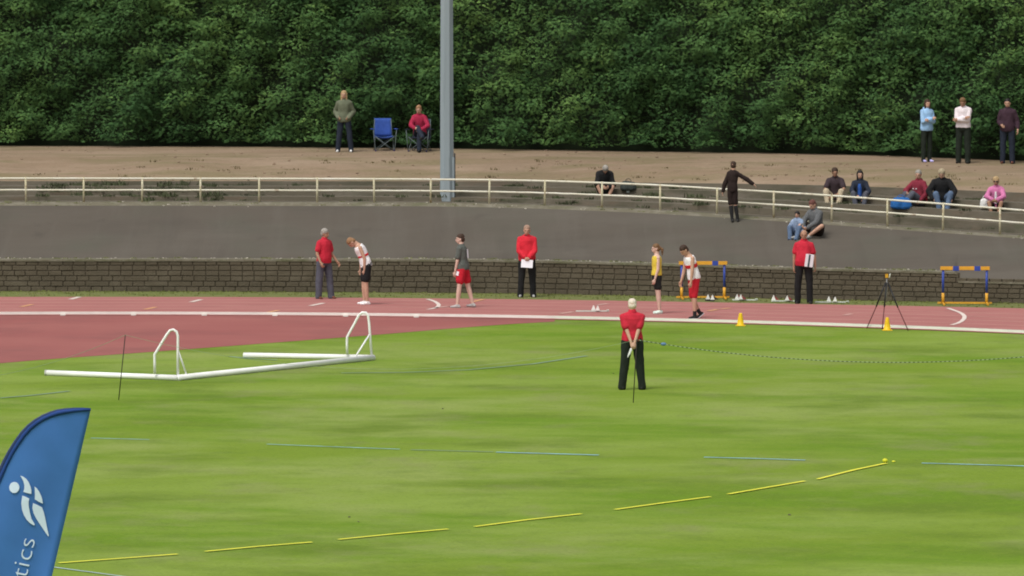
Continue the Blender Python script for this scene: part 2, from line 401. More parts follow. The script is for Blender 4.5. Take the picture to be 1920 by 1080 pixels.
# ------------------------------------------------------------------ small vegetation and litter
def blades(name, spots, m, hmin, hmax, per, spread, label, cat, wid=0.012):
    v = []; f = []
    for (x, y, z, sc) in spots:
        for _ in range(per):
            a = random.uniform(0, 6.283); r = random.uniform(0, spread); bx, by = x + r * math.cos(a), y + r * math.sin(a)
            h = random.uniform(hmin, hmax) * sc; t = random.uniform(0, 6.283); lx, ly = math.cos(t) * h * 0.45, math.sin(t) * h * 0.45
            wd = wid * random.uniform(.7, 1.4); k = len(v)
            v += [(bx - wd, by, z), (bx + wd, by, z), (bx + lx * .5 + wd * .7, by + ly * .5, z + h * .6), (bx + lx, by + ly, z + h)]
            f.append((k, k + 1, k + 2, k + 3))
    me = bpy.data.meshes.new(name); me.from_pydata(v, [], f); me.update()
    return tag(link_mesh(name, me, m), label, cat, kind='stuff')
m_blade = mat('grass_blade', (0.150, 0.170, 0.045), 0.9, 0.8, 0.25)
m_weed = mat('weed_leaf', (0.060, 0.070, 0.034), 0.9, 1.5, 0.4)
sp = []
for p in np.arange(-300, 2220, 3.0):
    for _ in range(2):
        t = random.random(); a = row_wall(p); b = G(p, y_out(p)); q = a.lerp(b, t ** 1.5)
        if random.random() < 0.5 + 0.5 * noise.noise(Vector((q.x * 0.8, t * 3, 0))): sp.append((q.x, q.y - 0.05, 0.0, 1.0))
blades('verge_grass', sp, m_blade, 0.02, 0.055, 4, 0.14, 'ragged strip of grass growing along the foot of the block wall', 'grass')
m_verge = layered('verge_turf', (0.150, 0.170, 0.055), [((0.20, 0.15, 0.09), (1.2, 3, 1), 0.5, 0.7, 0.7), ((0.09, 0.14, 0.02), (1.2, 3, 1), 0.5, 0.7, 0.7)], rough=1, bump=0.6, bscale=12)
sheet('grass_verge', [[G(p, y_out(p), 0.004) + Vector((0, -0.05, 0)) for p in PX], [row_wall(p) + Vector((0, 0.05, 0.004)) for p in PX]], m_verge)
sp = []
for (a, b, n, dens) in ((80, 345, 60, 1), (380, 430, 14, .8), (250, 900, 30, .6), (940, 1120, 24, .7), (1180, 1330, 24, .8), (1300, 1900, 40, .5)):
    for _ in range(n):
        p = random.uniform(a, b); u = row_rail(p); v = row_e0(p); t = random.choice((0.26, 0.5, 0.52, 0.75, 0.98)) + random.uniform(-.02, .02)
        q = u.lerp(v, min(t, .99)); sp.append((q.x, q.y, down(q.x, q.y), random.uniform(.5, 1.2) * dens))
blades('terrace_weeds', sp, m_weed, 0.04, 0.16, 26, 0.22, 'low dark weeds growing in the joints of the concrete terrace', 'weeds', 0.016)
sp = []
for _ in range(150):
    p = random.uniform(-100, 2020); t = random.random()
    q = row_top(p, random.uniform(0.0, 0.36)) if t < .7 else row_rail(p) + Vector((0, random.uniform(-.3, .1), 0)); sp.append((q.x, q.y, down(q.x, q.y), random.uniform(.3, .9)))
m_weed2 = mat('dry_weed_leaf', (0.14, 0.15, 0.06), 0.9, 1.5, 0.35)
blades('ledge_weeds', sp, m_weed2, 0.02, 0.06, 12, 0.12, 'sparse pale weeds and moss along the ledge on top of the wall', 'weeds')
sp = []
for _ in range(70):
    p = random.uniform(-100, 2020); q = row_e0(p).lerp(row_cr(p), random.random()); sp.append((q.x, q.y, down(q.x, q.y) - .01, random.uniform(.3, 1.0)))
blades('bank_weeds', sp, mat('olive_weed_leaf', (0.13, 0.105, 0.05), 0.9, 1.5, 0.3), 0.03, 0.10, 14, 0.22, 'scattered olive tufts on the dry earth slope', 'weeds')
st = MB(); 
def pebble(M, q, r):
    M.ell(Vector(q), [Vector((r, 0, 0)), Vector((0, r * .8, 0)), Vector((0, 0, r * .6))], 6, 4)
for _ in range(230):
    p = random.gauss(0, 1); p = random.uniform(-100, 2020); q = row_top(p, random.uniform(0.0, 0.34)); r = random.choice((.012, .015, .02, .03)); pebble(st, (q.x, q.y, down(q.x, q.y) + r * .3), r)
for _ in range(70):
    p = random.uniform(-100, 2020); q = row_rail(p) + Vector((0, random.uniform(-.4, .05), 0)); r = random.choice((.012, .02, .03)); pebble(st, (q.x, q.y, down(q.x, q.y) + r * .3), r)
tag(st.build('loose_stones', mat('pale_stone', (0.42, 0.39, 0.32), 0.9, 8, 0.35)), 'loose pale pebbles scattered along the ledge above the block wall', 'stones', kind='stuff')
st = MB()
for _ in range(260):
    p = random.uniform(-100, 2020); q = row_e0(p).lerp(row_he(p), random.random() ** 1.3); r = random.choice((.015, .02, .03, .045)); pebble(st, (q.x, q.y, down(q.x, q.y) + r * .2), r)
tag(st.build('earth_clods', mat('earth_clod', (0.25, 0.18, 0.125), 1.0, 1.5, 0.25)), 'small brown clods and stones on the earth slope', 'stones', kind='stuff')
# ------------------------------------------------------------------ conifer hedge
m_leaf = bpy.data.materials.new('conifer_foliage'); m_leaf.use_nodes = True
n = m_leaf.node_tree; b = n.nodes['Principled BSDF']; b.inputs['Roughness'].default_value = 0.75; b.inputs['Specular IOR Level'].default_value = 0.2
at_ = n.nodes.new('ShaderNodeAttribute'); at_.attribute_name = 'tone'
rp = n.nodes.new('ShaderNodeValToRGB')
for e, (pos, c) in zip([rp.color_ramp.elements[0], rp.color_ramp.elements[1]], ((0.0, (0.040, 0.102, 0.031, 1)), (1.0, (0.170, 0.285, 0.070, 1)))): e.position = pos; e.color = c
e = rp.color_ramp.elements.new(0.5); e.color = (0.082, 0.172, 0.047, 1)
sv = n.nodes.new('ShaderNodeAttribute'); sv.attribute_name = 'bough_normal'
gm = n.nodes.new('ShaderNodeNewGeometry'); mv = n.nodes.new('ShaderNodeMix'); mv.data_type = 'VECTOR'; mv.inputs[0].default_value = 0.80
nz = n.nodes.new('ShaderNodeVectorMath'); nz.operation = 'NORMALIZE'
n.links.new(gm.outputs['Normal'], mv.inputs[4]); n.links.new(sv.outputs['Vector'], mv.inputs[5]); n.links.new(mv.outputs[1], nz.inputs[0]); n.links.new(nz.outputs[0], b.inputs['Normal'])
n.links.new(at_.outputs['Fac'], rp.inputs['Fac']); n.links.new(rp.outputs['Color'], b.inputs['Base Color'])
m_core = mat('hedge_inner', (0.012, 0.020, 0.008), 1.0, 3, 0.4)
hedge = thing('conifer_hedge', 'tall dense dark green conifer hedge along the top of the bank', 'hedge')
def lump(u, v):
    return (np.sin(u * 1.1 + 1.3 * np.sin(v * .9 + 2)) * .5 + np.sin(u * 2.3 + v * 1.7 + 1) * .3 + np.sin(v * 3.1 - u * 1.4) * .25 + np.sin(u * 4.7 + 2 * np.sin(v * 2.2)) * .15) * 0.22
hp = [row_he(p) for p in range(-420, 2341, 20)]
hx = np.array([q.x for q in hp]); hy = np.array([q.y for q in hp]); hz = np.array([q.z for q in hp])
HT = 7.2
us = np.linspace(hx[0], hx[-1], 180); vs_ = np.linspace(-0.3, HT, 44)
rows = []
for v in vs_:
    y = np.interp(us, hx, hy) + 1.0 + max(0, v - 1.8) * .26 + lump(us, np.full_like(us, v)) * -1 + max(0, v - HT + 1.2) ** 2 * .5; z = np.interp(us, hx, hz) + v
    rows.append([Vector((a, b_, c)) for a, b_, c in zip(us, y, z)])
rows.append([q + Vector((0, 2.2, 0.2)) for q in rows[-1]]); rows.append([Vector((q.x, q.y, 3.0)) for q in rows[-1]])
o, _, _ = sheet('inner_growth', rows, m_core, kind=None, parent=hedge)
rng = np.random.default_rng(11)
NB = 9900
bu = rng.uniform(hx[0], hx[-1], NB); bv = np.where(rng.uniform(0, 1, NB) < .87, rng.uniform(0.12, 5.0, NB), rng.uniform(5.0, HT, NB))
NSPR, NL = 22, 8
def field(u, v, lu, lv, n, seed):
    r = np.random.default_rng(seed); s = np.zeros_like(u)
    for _ in range(n):
        a = r.uniform(0, 6.283); k = r.uniform(.75, 1.35); s += np.sin(u * 6.283 / lu * k * math.cos(a) + v * 6.283 / lv * k * math.sin(a) + r.uniform(0, 6.283))
    return s / math.sqrt(n / 2)
f1 = field(bu, bv, 1.25, .58, 16, 3); f2 = field(bu, bv, 3.2, 2.2, 10, 5)
keep = rng.uniform(0, 1, NB) < np.clip(.66 + .38 * f1 + .08 * f2, .15, 1); bu, bv, f1, f2 = bu[keep], bv[keep], f1[keep], f2[keep]; NB = len(bu)
shelf = f1 * .23 + f2 * .10 - np.clip(bv - 1.8, 0, 9) * .26
by = np.interp(bu, hx, hy) + 0.72 - lump(bu, bv) * 1.2 - shelf + rng.uniform(-.12, .12, NB); bz = np.interp(bu, hx, hz) + bv
tone_b = np.clip(0.42 + 0.22 * np.sin(bu * .8 + bv * .6) * .7 + 0.12 * np.sin(bu * 2.9 - bv * 2) + rng.normal(0, .17, NB) + 0.05 * (bv - 3), 0, 1)
size = rng.uniform(.75, 1.3, NB)
# sprays
u1 = rng.normal(0, .19, (NB, NSPR)) * size[:, None]; w1 = rng.normal(0, .13, (NB, NSPR)) * size[:, None]
rr = np.clip((u1 / .32) ** 2 + (w1 / .22) ** 2, 0, 2.5)
px_ = bu[:, None] + u1; pz_ = bz[:, None] + w1 - 0.06 * rr; py_ = by[:, None] - .30 * size[:, None] * (1 - .45 * rr)
D = np.stack([u1 * 2.4 + rng.normal(0, .35, u1.shape), -np.full_like(u1, .55) + rng.normal(0, .15, u1.shape), w1 * 2.2 - .18 + rng.normal(0, .30, u1.shape)], -1)
D /= np.linalg.norm(D, axis=-1, keepdims=True)
O = np.stack([px_, py_, pz_], -1)
up = np.stack([rng.normal(0, .35, u1.shape), -np.full_like(u1, .55), np.full_like(u1, .8) + rng.normal(0, .2, u1.shape)], -1)
Sd = np.cross(D, up); Sd /= np.linalg.norm(Sd, axis=-1, keepdims=True); Nn = np.cross(Sd, D)
SL = rng.uniform(.08, .16, u1.shape) * size[:, None]
BN = np.stack([u1 * 2.6, -np.full_like(u1, .62), .42 + w1 * 5.0], -1); BN /= np.linalg.norm(BN, axis=-1, keepdims=True)
V = []; T = []; NV_ = []
for j in range(NL):
    for sgn in (-1, 1):
        t = (j + .5) / NL
        base = O + D * (SL * t)[..., None]
        dr = D * .75 + Sd * (sgn * .75) + Nn * rng.normal(-.1, .25, u1.shape)[..., None]
        dr /= np.linalg.norm(dr, axis=-1, keepdims=True)
        ln = (SL * (.40 - .28 * t))[..., None] * rng.uniform(.7, 1.3, u1.shape)[..., None]
        wd = ln * .17
        sdv = np.cross(dr, Nn); sdv /= np.linalg.norm(sdv, axis=-1, keepdims=True)
        mid = base + dr * ln * .5
        q = np.stack([base, mid + sdv * wd, base + dr * ln, mid - sdv * wd], -2)
        V.append(q.reshape(-1, 4, 3))
        NV_.append(BN.reshape(-1, 3))
        T.append(np.clip(np.repeat(tone_b, NSPR) + np.repeat(rng.normal(0, .05, NB * NSPR), 1) + .12 * (t - .4), 0, 1))
V = np.concatenate(V); T = np.concatenate(T); NV_ = np.concatenate(NV_)
ok = V[:, :, 2].min(1) > np.interp(V[:, 0, 0], hx, hz) + .10 + .12 * np.abs(np.sin(V[:, 0, 0] * 3.1) * np.sin(V[:, 0, 0] * 1.3)); V = V[ok]; T = T[ok]; NV_ = NV_[ok]
nf = len(V); me = bpy.data.meshes.new('foliage')
me.vertices.add(nf * 4); me.vertices.foreach_set('co', V.reshape(-1).astype(np.float32))
me.loops.add(nf * 4); me.loops.foreach_set('vertex_index', np.arange(nf * 4, dtype=np.int32))
me.polygons.add(nf); me.polygons.foreach_set('loop_start', np.arange(0, nf * 4, 4, dtype=np.int32))
me.update(calc_edges=True)
ta = me.attributes.new('tone', 'FLOAT', 'FACE'); ta.data.foreach_set('value', T.astype(np.float32))
ba = me.attributes.new('bough_normal', 'FLOAT_VECTOR', 'FACE'); ba.data.foreach_set('vector', NV_.reshape(-1).astype(np.float32))
link_mesh('foliage', me, m_leaf, hedge)

# ------------------------------------------------------------------ railing
m_rail = layered('cream_rail_paint', (0.66, 0.63, 0.50), [((0.74, 0.72, 0.63), (2, 2, 2), .45, .65, .8), ((0.24, 0.14, 0.07), (3.1, 3.1, 3.1), .60, .70, .75), ((0.16, 0.10, 0.05), (14, 14, 14), .62, .72, .6)], rough=.6, bump=.1)
m_post = layered('cream_post_paint', (0.50, 0.46, 0.30), [((0.60, 0.56, 0.42), (3, 3, 3), .45, .65, .7), ((0.26, 0.15, 0.07), (4.1, 4.1, 6), .52, .66, .8)], rough=.6, bump=.1)
railing = thing('perimeter_railing', 'cream two-bar metal railing with rusty posts along the top of the tarmac banking', 'railing')
ry = {48: 379, 157: 379, 267: 379, 376: 379.5, 486: 380, 595: 380, 701: 380.5, 808: 381, 918: 383.5, 1022: 385, 1129: 388.5, 1238: 394, 1345: 402.5, 1451: 409, 1560: 417, 1664: 424.5, 1769: 431, 1875: 440}
posts = [48 - 109 * i for i in (5, 4, 3, 2, 1)] + sorted(ry) + [1875 + 106 * i for i in (1, 2, 3, 4)]
y_rt = sm([0, 376, 595, 808, 918, 1022, 1129, 1238, 1345, 1451, 1560, 1664, 1769, 1875], [334.5, 335, 335.5, 336.5, 337.5, 339.5, 343, 347.5, 354, 360, 367, 374.5, 382.5, 391])
def rtop(p, k=0.0):
    a = row_rail(p); d = a.y + 0.0; t = P_d(p, y_rt(p), d); q = Vector((t.x, d, t.z)); 
    return q.lerp(Vector((q.x, q.y, a.z)), k)
for p in posts:
    a = row_rail(p); t = rtop(p)
    lean = random.uniform(-.012, .012)
    MB().tube([(t.x + lean, a.y, a.z - 0.05), (t.x, a.y, t.z + 0.035)], 0.028, 10).build('post', m_post, railing, True)
RP = list(range(-497, 2301, 14))
MB().tube([rtop(p) for p in RP], 0.027, 10).build('top_rail', m_rail, railing, True)
MB().tube([rtop(p, 0.49) + Vector((0, 0, random.uniform(-.003, .003))) for p in RP], 0.025, 10).build('lower_rail', m_rail, railing, True)

# ------------------------------------------------------------------ floodlight column
m_col = layered('galvanised_steel', (0.265, 0.315, 0.340), [((0.31, 0.355, 0.38), (2, 2, .35), .45, .65, .8), ((0.18, 0.215, 0.235), (6, 6, .3), .52, .72, .6)], rough=.55, bump=.05)
base = P_d(838, 381, 140.75)
colm = thing('floodlight_column', 'tall tapering grey-blue steel lighting column standing behind the railing', 'light column', base)
def octr(z, r, rot=22.5): return [Vector((r * math.cos(R(rot + 45 * i)), r * math.sin(R(rot + 45 * i)), z)) for i in range(8)]
MB().loft([octr(-.1, .195), octr(2.6, .186), octr(8, .165), octr(18, .12)]).build('shaft', m_col, colm)
MB().loft([octr(0, .225), octr(.04, .225)]).build('base_plate', m_col, colm)
MB().box((0.155, -0.06, 0.62), (0.045, 0.05, 0.60)).build('cable_box', m_col, colm, bevel=.008)
MB().box((0.0, -0.183, 0.95), (0.055, 0.006, 0.28)).build('access_door', m_col, colm, bevel=.003)
MB().tube([(0.205, -0.02, 0.0), (0.205, -0.02, 1.32)], .02, 8).build('conduit', mat('dark_steel', (.07, .08, .09), .5), colm)
MB().box((0, 0, 18.1), (1.4, .06, .06)).build('crossarm', m_col, colm)
for x in (-1.1, -.4, .4, 1.1): MB().box((x, -.22, 18.35), (.25, .16, .2), Matrix.Rotation(R(-30), 3, 'X')).build('floodlight', m_col, colm, bevel=.02)
# ------------------------------------------------------------------ people
def V(l, f, u): return Vector((l, -f, u))
SKIN = mat('skin_fair', (0.52, 0.31, 0.22), 0.6, 9, 0.08); SKIN2 = mat('skin_tanned', (0.36, 0.20, 0.13), 0.6, 9, 0.1); SKIN3 = mat('skin_pale', (0.62, 0.42, 0.34), 0.6, 9, 0.08)
EYE = mat('eye_dark', (0.03, 0.02, 0.02), 0.3); LIP = mat('lips', (0.35, 0.12, 0.10), 0.6)
def cloth(name, c, v=0.12): return mat(name, c, 0.9, 7, v, 0.4, 60)
def ik(a, t, l1, l2, pole):
    d = t - a; L = min(max(d.length, 1e-4), (l1 + l2) * .999); u = d.normalized(); t = a + u * L
    x = (l1 * l1 - l2 * l2 + L * L) / (2 * L); h = math.sqrt(max(l1 * l1 - x * x, 0))
    pl = (pole - u * pole.dot(u)).normalized(); return a + u * x + pl * h, t
TR = [(-.16, .10, .085), (-.09, .150, .110), (0, .168, .118), (.15, .165, .120), (.38, .143, .108), (.6, .158, .116), (.8, .172, .114), (.92, .150, .092), (.99, .085, .070)]
def person(label, px, py, H=1.76, head=0, torso=(0, .02, 1), torso2=None, twist=0, legs=None, arms=None, hd=(0, 0.05, 1), turn=0, skin=SKIN,
           top=None, bottom=None, shoes=None, hair=None, build=1.0, belly=0.0, sit=None, band=None, extra=None, loc=None, socks=None):
    k = H / 1.755
    P = Vector((0, 0, 0)); t1 = V(*torso).normalized(); t2 = V(*(torso2 or torso)).normalized()
    L = .55 * k; M1 = P + t1 * L * .5; N = M1 + t2 * L * .5
    lat = Matrix.Rotation(R(twist), 3, 'Z') @ V(1, 0, 0)
    lat = (lat - t2 * lat.dot(t2)).normalized()
    def sp(t):
        if t < 0: return P + t1 * L * t
        if t > 1: return N + t2 * L * (t - 1)
        return P * (1 - t) ** 2 + M1 * 2 * t * (1 - t) + N * t * t
    def ring(t, ra, rb, n=20, sh=0.0):
        tn = (sp(t + .01) - sp(t - .01)).normalized(); a = (V(1, 0, 0).lerp(lat, max(0, min(1, t)))); a = (a - tn * a.dot(tn)).normalized(); fw = a.cross(tn)
        if fw.dot(V(0, 1, 0)) < 0 and abs(tn.z) > .3: fw = -fw
        c = sp(t) + fw * sh
        return [c + a * ra * math.cos(u) + fw * rb * math.sin(u) for u in [2 * math.pi * i / n for i in range(n)]]
    def torso_rings(add, t0, t1_, extra_low=0.0, flare=0.0):
        out = []; rs = [r for r in TR if t0 < r[0] < t1_]
        def at(t):
            for i in range(len(TR) - 1):
                if TR[i][0] <= t <= TR[i + 1][0]:
                    s = (t - TR[i][0]) / (TR[i + 1][0] - TR[i][0]); return tuple(TR[i][j] + s * (TR[i + 1][j] - TR[i][j]) for j in (1, 2))
            return TR[0][1:] if t < TR[0][0] else TR[-1][1:]
        ts = [t0] + [r[0] for r in rs] + [t1_]
        for t in ts:
            a, b = at(t); g = belly * math.exp(-((t - .3) / .22) ** 2); fl = flare * max(0, (.4 - t))
            out.append(ring(t, a * k * build + add + g * .4 + fl, b * k * build + add + g * .6 + fl, sh=g * .6))
        return out
    hipw = .092 * k * build
    hips = {'L': P + V(hipw, 0, -.01), 'R': P + V(-hipw, 0, -.01)}
    th, shn = .43 * k, .42 * k
    knee = {}; ank = {}
    legs = legs or {}
    for s, sg in (('L', 1), ('R', -1)):
        sp_ = legs.get(s, ('d', (.05 * sg, .0, -1), (.02 * sg, -.03, -1)))
        if sp_[0] == 'd':
            knee[s] = hips[s] + V(*sp_[1]).normalized() * th; ank[s] = knee[s] + V(*sp_[2]).normalized() * shn
        else:
            knee[s], ank[s] = ik(hips[s], V(*sp_[1]) * k, th, shn, V(*sp_[2]))
    if sit is None:
        lo = min(ank['L'].z, ank['R'].z); mid = (ank['L'] + ank['R']) / 2; off = Vector((-mid.x, -mid.y, .075 * k - lo))
    else: off = Vector((0, 0, sit * k))
    toe = {}
    for s, sg in (('L', 1), ('R', -1)):
        d = legs.get(s + 't', (.12 * sg, 1, 0)); toe[s] = V(*d).normalized()
    shd = {'L': N - t2 * .085 * k + lat * .155 * k * build, 'R': N - t2 * .085 * k - lat * .155 * k * build}
    ua, fa = .285 * k, .255 * k; elb = {}; wri = {}; arms = arms or {}
    for s, sg in (('L', 1), ('R', -1)):
        a = arms.get(s, ('d', (.12 * sg, -.05, -1), (.02 * sg, .12, -1)))
        if a[0] == 'd': elb[s] = shd[s] + V(*a[1]).normalized() * ua; wri[s] = elb[s] + V(*a[2]).normalized() * fa
        else: elb[s], wri[s] = ik(shd[s], V(*a[1]) * k, ua, fa, V(*a[2]))
    hu = V(*hd).normalized(); q = Matrix.Rotation(R(turn), 3, 'Z'); hf = q @ V(0, 1, 0); hf = (hf - hu * hf.dot(hu)).normalized(); hr = hu.cross(hf)
    nb = N + t2 * .01; neck_top = nb + (t2 * .35 + hu * .65).normalized() * .040 * k
    HC = neck_top + hu * .098 * k + hf * .015 * k
    # ---- body: one continuous surface
    B = MB(); B.loft(torso_rings(0, -.16, .99))
    B.cap(nb - t2 * .03, neck_top + hu * .03, .066 * k, .060 * k)
    for s in 'LR':
        B.cap(hips[s], knee[s], .082 * k * build, .056 * k); kc = knee[s].lerp(ank[s], .3) ; B.cap(knee[s], kc, .055 * k, .058 * k); B.cap(kc, ank[s], .057 * k, .036 * k)
        heel = ank[s] - toe[s] * .035 * k + Vector((0, 0, -.04 * k)); B.cap(ank[s], heel, .036 * k, .030 * k); B.cap(heel, ank[s] + toe[s] * .13 * k + Vector((0, 0, -.052 * k)), .03 * k, .02 * k)
        B.cap(N - t2 * .02 * k, shd[s], .055 * k, .050 * k); B.cap(shd[s], elb[s], .050 * k * build, .039 * k); B.cap(elb[s], wri[s], .040 * k, .026 * k)
        # hand
        sg = 1 if s == 'L' else -1
        fd = (wri[s] - elb[s]).normalized(); pn = V(-sg, 0, 0); pn = (pn - fd * pn.dot(fd)); pn = pn.normalized() if pn.length > .1 else V(0, 1, 0)
        if (arms.get(s + 'p')): pn = V(*arms[s + 'p']); pn = (pn - fd * pn.dot(fd)).normalized()
        ls = fd.cross(pn).normalized(); curl = arms.get(s + 'c', 35)
        def hring(t, a, b_): c = wri[s] + fd * t * k; return [c + ls * a * k * math.cos(u) + pn * b_ * k * math.sin(u) for u in [2 * math.pi * i / 12 for i in range(12)]]
        B.loft([hring(-.01, .026, .02), hring(.03, .035, .018), hring(.07, .042, .016), hring(.092, .038, .013)])
        for i, (o_, ln) in enumerate(((-.031, .062), (-.0105, .074), (.0105, .080), (.031, .072))):
            r0 = wri[s] + fd * .085 * k + ls * o_ * k; c1 = R(curl * (.6 + .08 * i)); d1 = fd * math.cos(c1) + pn * math.sin(c1) + ls * o_ * 2
            m = r0 + d1.normalized() * ln * .5 * k; c2 = c1 + R(curl); d2 = (fd * math.cos(c2) + pn * math.sin(c2)).normalized()
            B.cap(r0, m, .0092 * k, .0088 * k, 8); B.cap(m, m + d2 * ln * .5 * k, .0088 * k, .0075 * k, 8)
        fr = -1 if (ls * -1).dot(V(0, 1, 0)) > 0 else 1
        tb = wri[s] + fd * .03 * k + ls * fr * .03 * k; d1 = (fd * .75 + ls * fr * .6 + pn * .35).normalized(); m = tb + d1 * .038 * k
        B.cap(tb, m, .012 * k, .010 * k, 8); B.cap(m, m + (fd * .9 + pn * .4).normalized() * .03 * k, .010 * k, .008 * k, 8)
    hk = 1.07
    E = lambda c, a, b_, c_: B.ell(HC + hr * c[0] * k + hf * c[1] * k + hu * c[2] * k, [hr * a * k * hk, hf * b_ * k * hk, hu * c_ * k * hk])
    E((0, -.008, .025), .074, .092, .092); E((0, .030, -.035), .056, .058, .070); E((0, .052, -.078), .028, .026, .026)
    E((0, .092, -.018), .013, .022, .028); E((0, .082, .022), .045, .016, .012); E((0, .086, -.058), .024, .012, .010)
    E((.076, -.005, -.015), .010, .018, .030); E((-.076, -.005, -.015), .010, .018, .030)
    pos = loc if loc is not None else on(px, py)
    root = thing('person', label, 'person', pos, R(head))
    def put(name, me, m):
        me.transform(Matrix.Translation(off)); o = link_mesh(name, me, m, root, True); return o
    put('body', B.remesh(.0085, 2), skin)
    for sg in (-1, 1):
        e = MB(); e.ell(HC + hr * sg * .030 * k + hf * .089 * k + hu * .004 * k, [hr * .011, hf * .008, hu * .007], 8, 6); put('eye', e.mesh('eye'), EYE)
    e = MB(); e.ell(HC + hf * .103 * k - hu * .060 * k, [hr * .022, hf * .006, hu * .006], 8, 6); put('mouth', e.mesh('mouth'), LIP)
    J = dict(P=P, N=N, hips=hips, knee=knee, ank=ank, shd=shd, elb=elb, wri=wri, HC=HC, hu=hu, hf=hf, hr=hr, toe=toe, k=k, t2=t2, t1=t1, lat=lat, root=root, off=off, put=put, ring=ring, sp=sp, torso_rings=torso_rings)
    sd_ = random.uniform(0, 50)
    if top:
        nm, m, sleeve, add = top['name'], top['m'], top.get('sleeve', .55), top.get('add', .016)
        A = MB(); rs = torso_rings(add, top.get('hem', -.06), .97 if sleeve > 0 else .93, flare=top.get('flare', .02)); A.loft(rs)
        if sleeve > 0:
            A.cap(N - t2 * .055 * k, N + t2 * .010 * k, (.080 * k + add * .3) * build, .074 * k * build)
        for s in 'LR':
            if sleeve > 0:
                A.cap(N - t2 * .02 * k, shd[s], .055 * k + add * .6, .049 * k + add)
                if sleeve <= 1:
                    A.cap(shd[s], shd[s].lerp(elb[s], sleeve), .050 * k * build + add, .046 * k * build + add * 1.5)
                else:
                    A.cap(shd[s], elb[s], .050 * k * build + add, .042 * k * build + add); A.cap(elb[s], elb[s].lerp(wri[s], sleeve - 1), .043 * k + add, .033 * k + add)
            else:
                A.cap(N - t2 * .045 * k + lat * (.06 if s == 'L' else -.06) * k, N - t2 * .17 * k + lat * (.10 if s == 'L' else -.10) * k, .035 * k + .016, .065 * k + .016)
        put(nm, A.remesh(.011, 3, top.get('wr', .010), 13, sd_), m)
        if top.get('collar'):
            c = MB(); c.tube([N - t2 * .01 * k, N + t2 * .045 * k], [.082 * k, .070 * k], 16); put('collar', c.remesh(.009, 2), top['collar'])
        if top.get('hood'):
            c = MB(); c.ell(N - hf * .07 * k + t2 * .0, [hr * .10 * k, hf * .06 * k, t2 * .06 * k]); put('hood', c.remesh(.011, 2, .006), m)
    if band:
        A = MB(); A.loft([[*ring(t, r0 * k * build + .024, r1 * k * build + .024)] for t, r0, r1 in band[1]]); put('chest_band', A.remesh(.010, 2, .004, 13, sd_), band[0])
    if bottom:
        nm, m, ln, add = bottom['name'], bottom['m'], bottom.get('len', 2), bottom.get('add', .014)
        A = MB(); A.loft(torso_rings(add * .8, -.17, bottom.get('rise', .10)))
        for s in 'LR':
            if ln <= 1:
                A.cap(hips[s], hips[s].lerp(knee[s], ln), .086 * k * build + add, .066 * k * build + add * 1.6 if ln < .8 else .058 * k + add * 1.4)
            else:
                A.cap(hips[s], knee[s], .084 * k * build + add, .058 * k + add * 1.3); A.cap(knee[s], knee[s].lerp(ank[s], min(1, ln - 1) * 1.0), .058 * k + add * 1.3, .048 * k + add * bottom.get('hemw', 1.3))
                if bottom.get('full', True): A.cap(knee[s].lerp(ank[s], .9), ank[s] + (ank[s] - knee[s]).normalized() * .03 * k, .048 * k + add * 1.3, .048 * k + add * 1.4)
        put(nm, A.remesh(.011, 3, bottom.get('wr', .010), 12, sd_ + 5), m)
    for s in 'LR':
        if socks: A = MB(); A.cap(knee[s].lerp(ank[s], socks[1]), ank[s], .066 * k if socks[1] < .6 else .046 * k, .044 * k); put('sock', A.remesh(.009, 2), socks[0])
        if shoes:
            heel = ank[s] - toe[s] * .045 * k; dn = Vector((0, 0, 1))
            if legs.get(s + 'heel'):   # heel lifted: foot pitched on its toes
                dn = (Vector((0, 0, 1)) * math.cos(R(legs[s + 'heel'])) + toe[s] * math.sin(R(legs[s + 'heel']))).normalized()
            fwd = (toe[s] - dn * toe[s].dot(dn)).normalized()
            A = MB(); a0 = ank[s] - dn * .01 * k; h0 = ank[s] - fwd * .045 * k - dn * .045 * k; t0 = ank[s] + fwd * .15 * k - dn * .052 * k
            A.cap(a0, h0, .042 * k, .036 * k); A.cap(h0, t0, .036 * k, .027 * k); A.cap(a0 - dn * .02 * k, t0 - fwd * .04 * k, .04 * k, .033 * k)
            put('shoe', A.remesh(.009, 2), shoes[0])
            if shoes[1]:
                A = MB(); A.box((h0 + t0) / 2 - dn * .026 * k, (.042 * k, .125 * k, .008 * k), Matrix((fwd.cross(dn), fwd, dn)).transposed()); put('sole', A.mesh('sole'), shoes[1])
    if hair:
        st_, m = hair[0], hair[1]; A = MB()
        h = lambda c, a, b_, c_: A.ell(HC + hr * c[0] * k + hf * c[1] * k + hu * c[2] * k, [hr * a * k * hk, hf * b_ * k * hk, hu * c_ * k * hk])
        if st_ in ('short', 'long', 'pony', 'bun', 'thick'):
            g = .006 if st_ == 'thick' else 0
            h((0, -.010, .046), .078 + g, .090 + g, .080 + g); h((0, -.042, -.005), .076 + g, .062 + g, .075 + g)
        if st_ == 'long':
            A.cap(HC - hf * .04 * k, HC - hf * .045 * k - hu * .17 * k, .08 * k, .062 * k)
            for sg in (-1, 1): A.cap(HC + hr * sg * .065 * k + hu * .04 * k, HC + hr * sg * .07 * k - hu * .15 * k + hf * .01, .03 * k, .028 * k)
        if st_ == 'pony':
            A.cap(HC - hf * .09 * k + hu * .02 * k, HC - hf * .16 * k - hu * .03 * k, .03 * k, .035 * k); A.cap(HC - hf * .16 * k - hu * .03 * k, HC - hf * .15 * k - hu * .17 * k, .035 * k, .012 * k)
        if st_ == 'fringe':
            h((0, -.045, -.005), .080, .058, .052)
        put('hair', A.remesh(.009, 2, .006, 30, sd_), m)
        if st_ == 'cap' : pass
    if extra: extra(J)
    return root, J
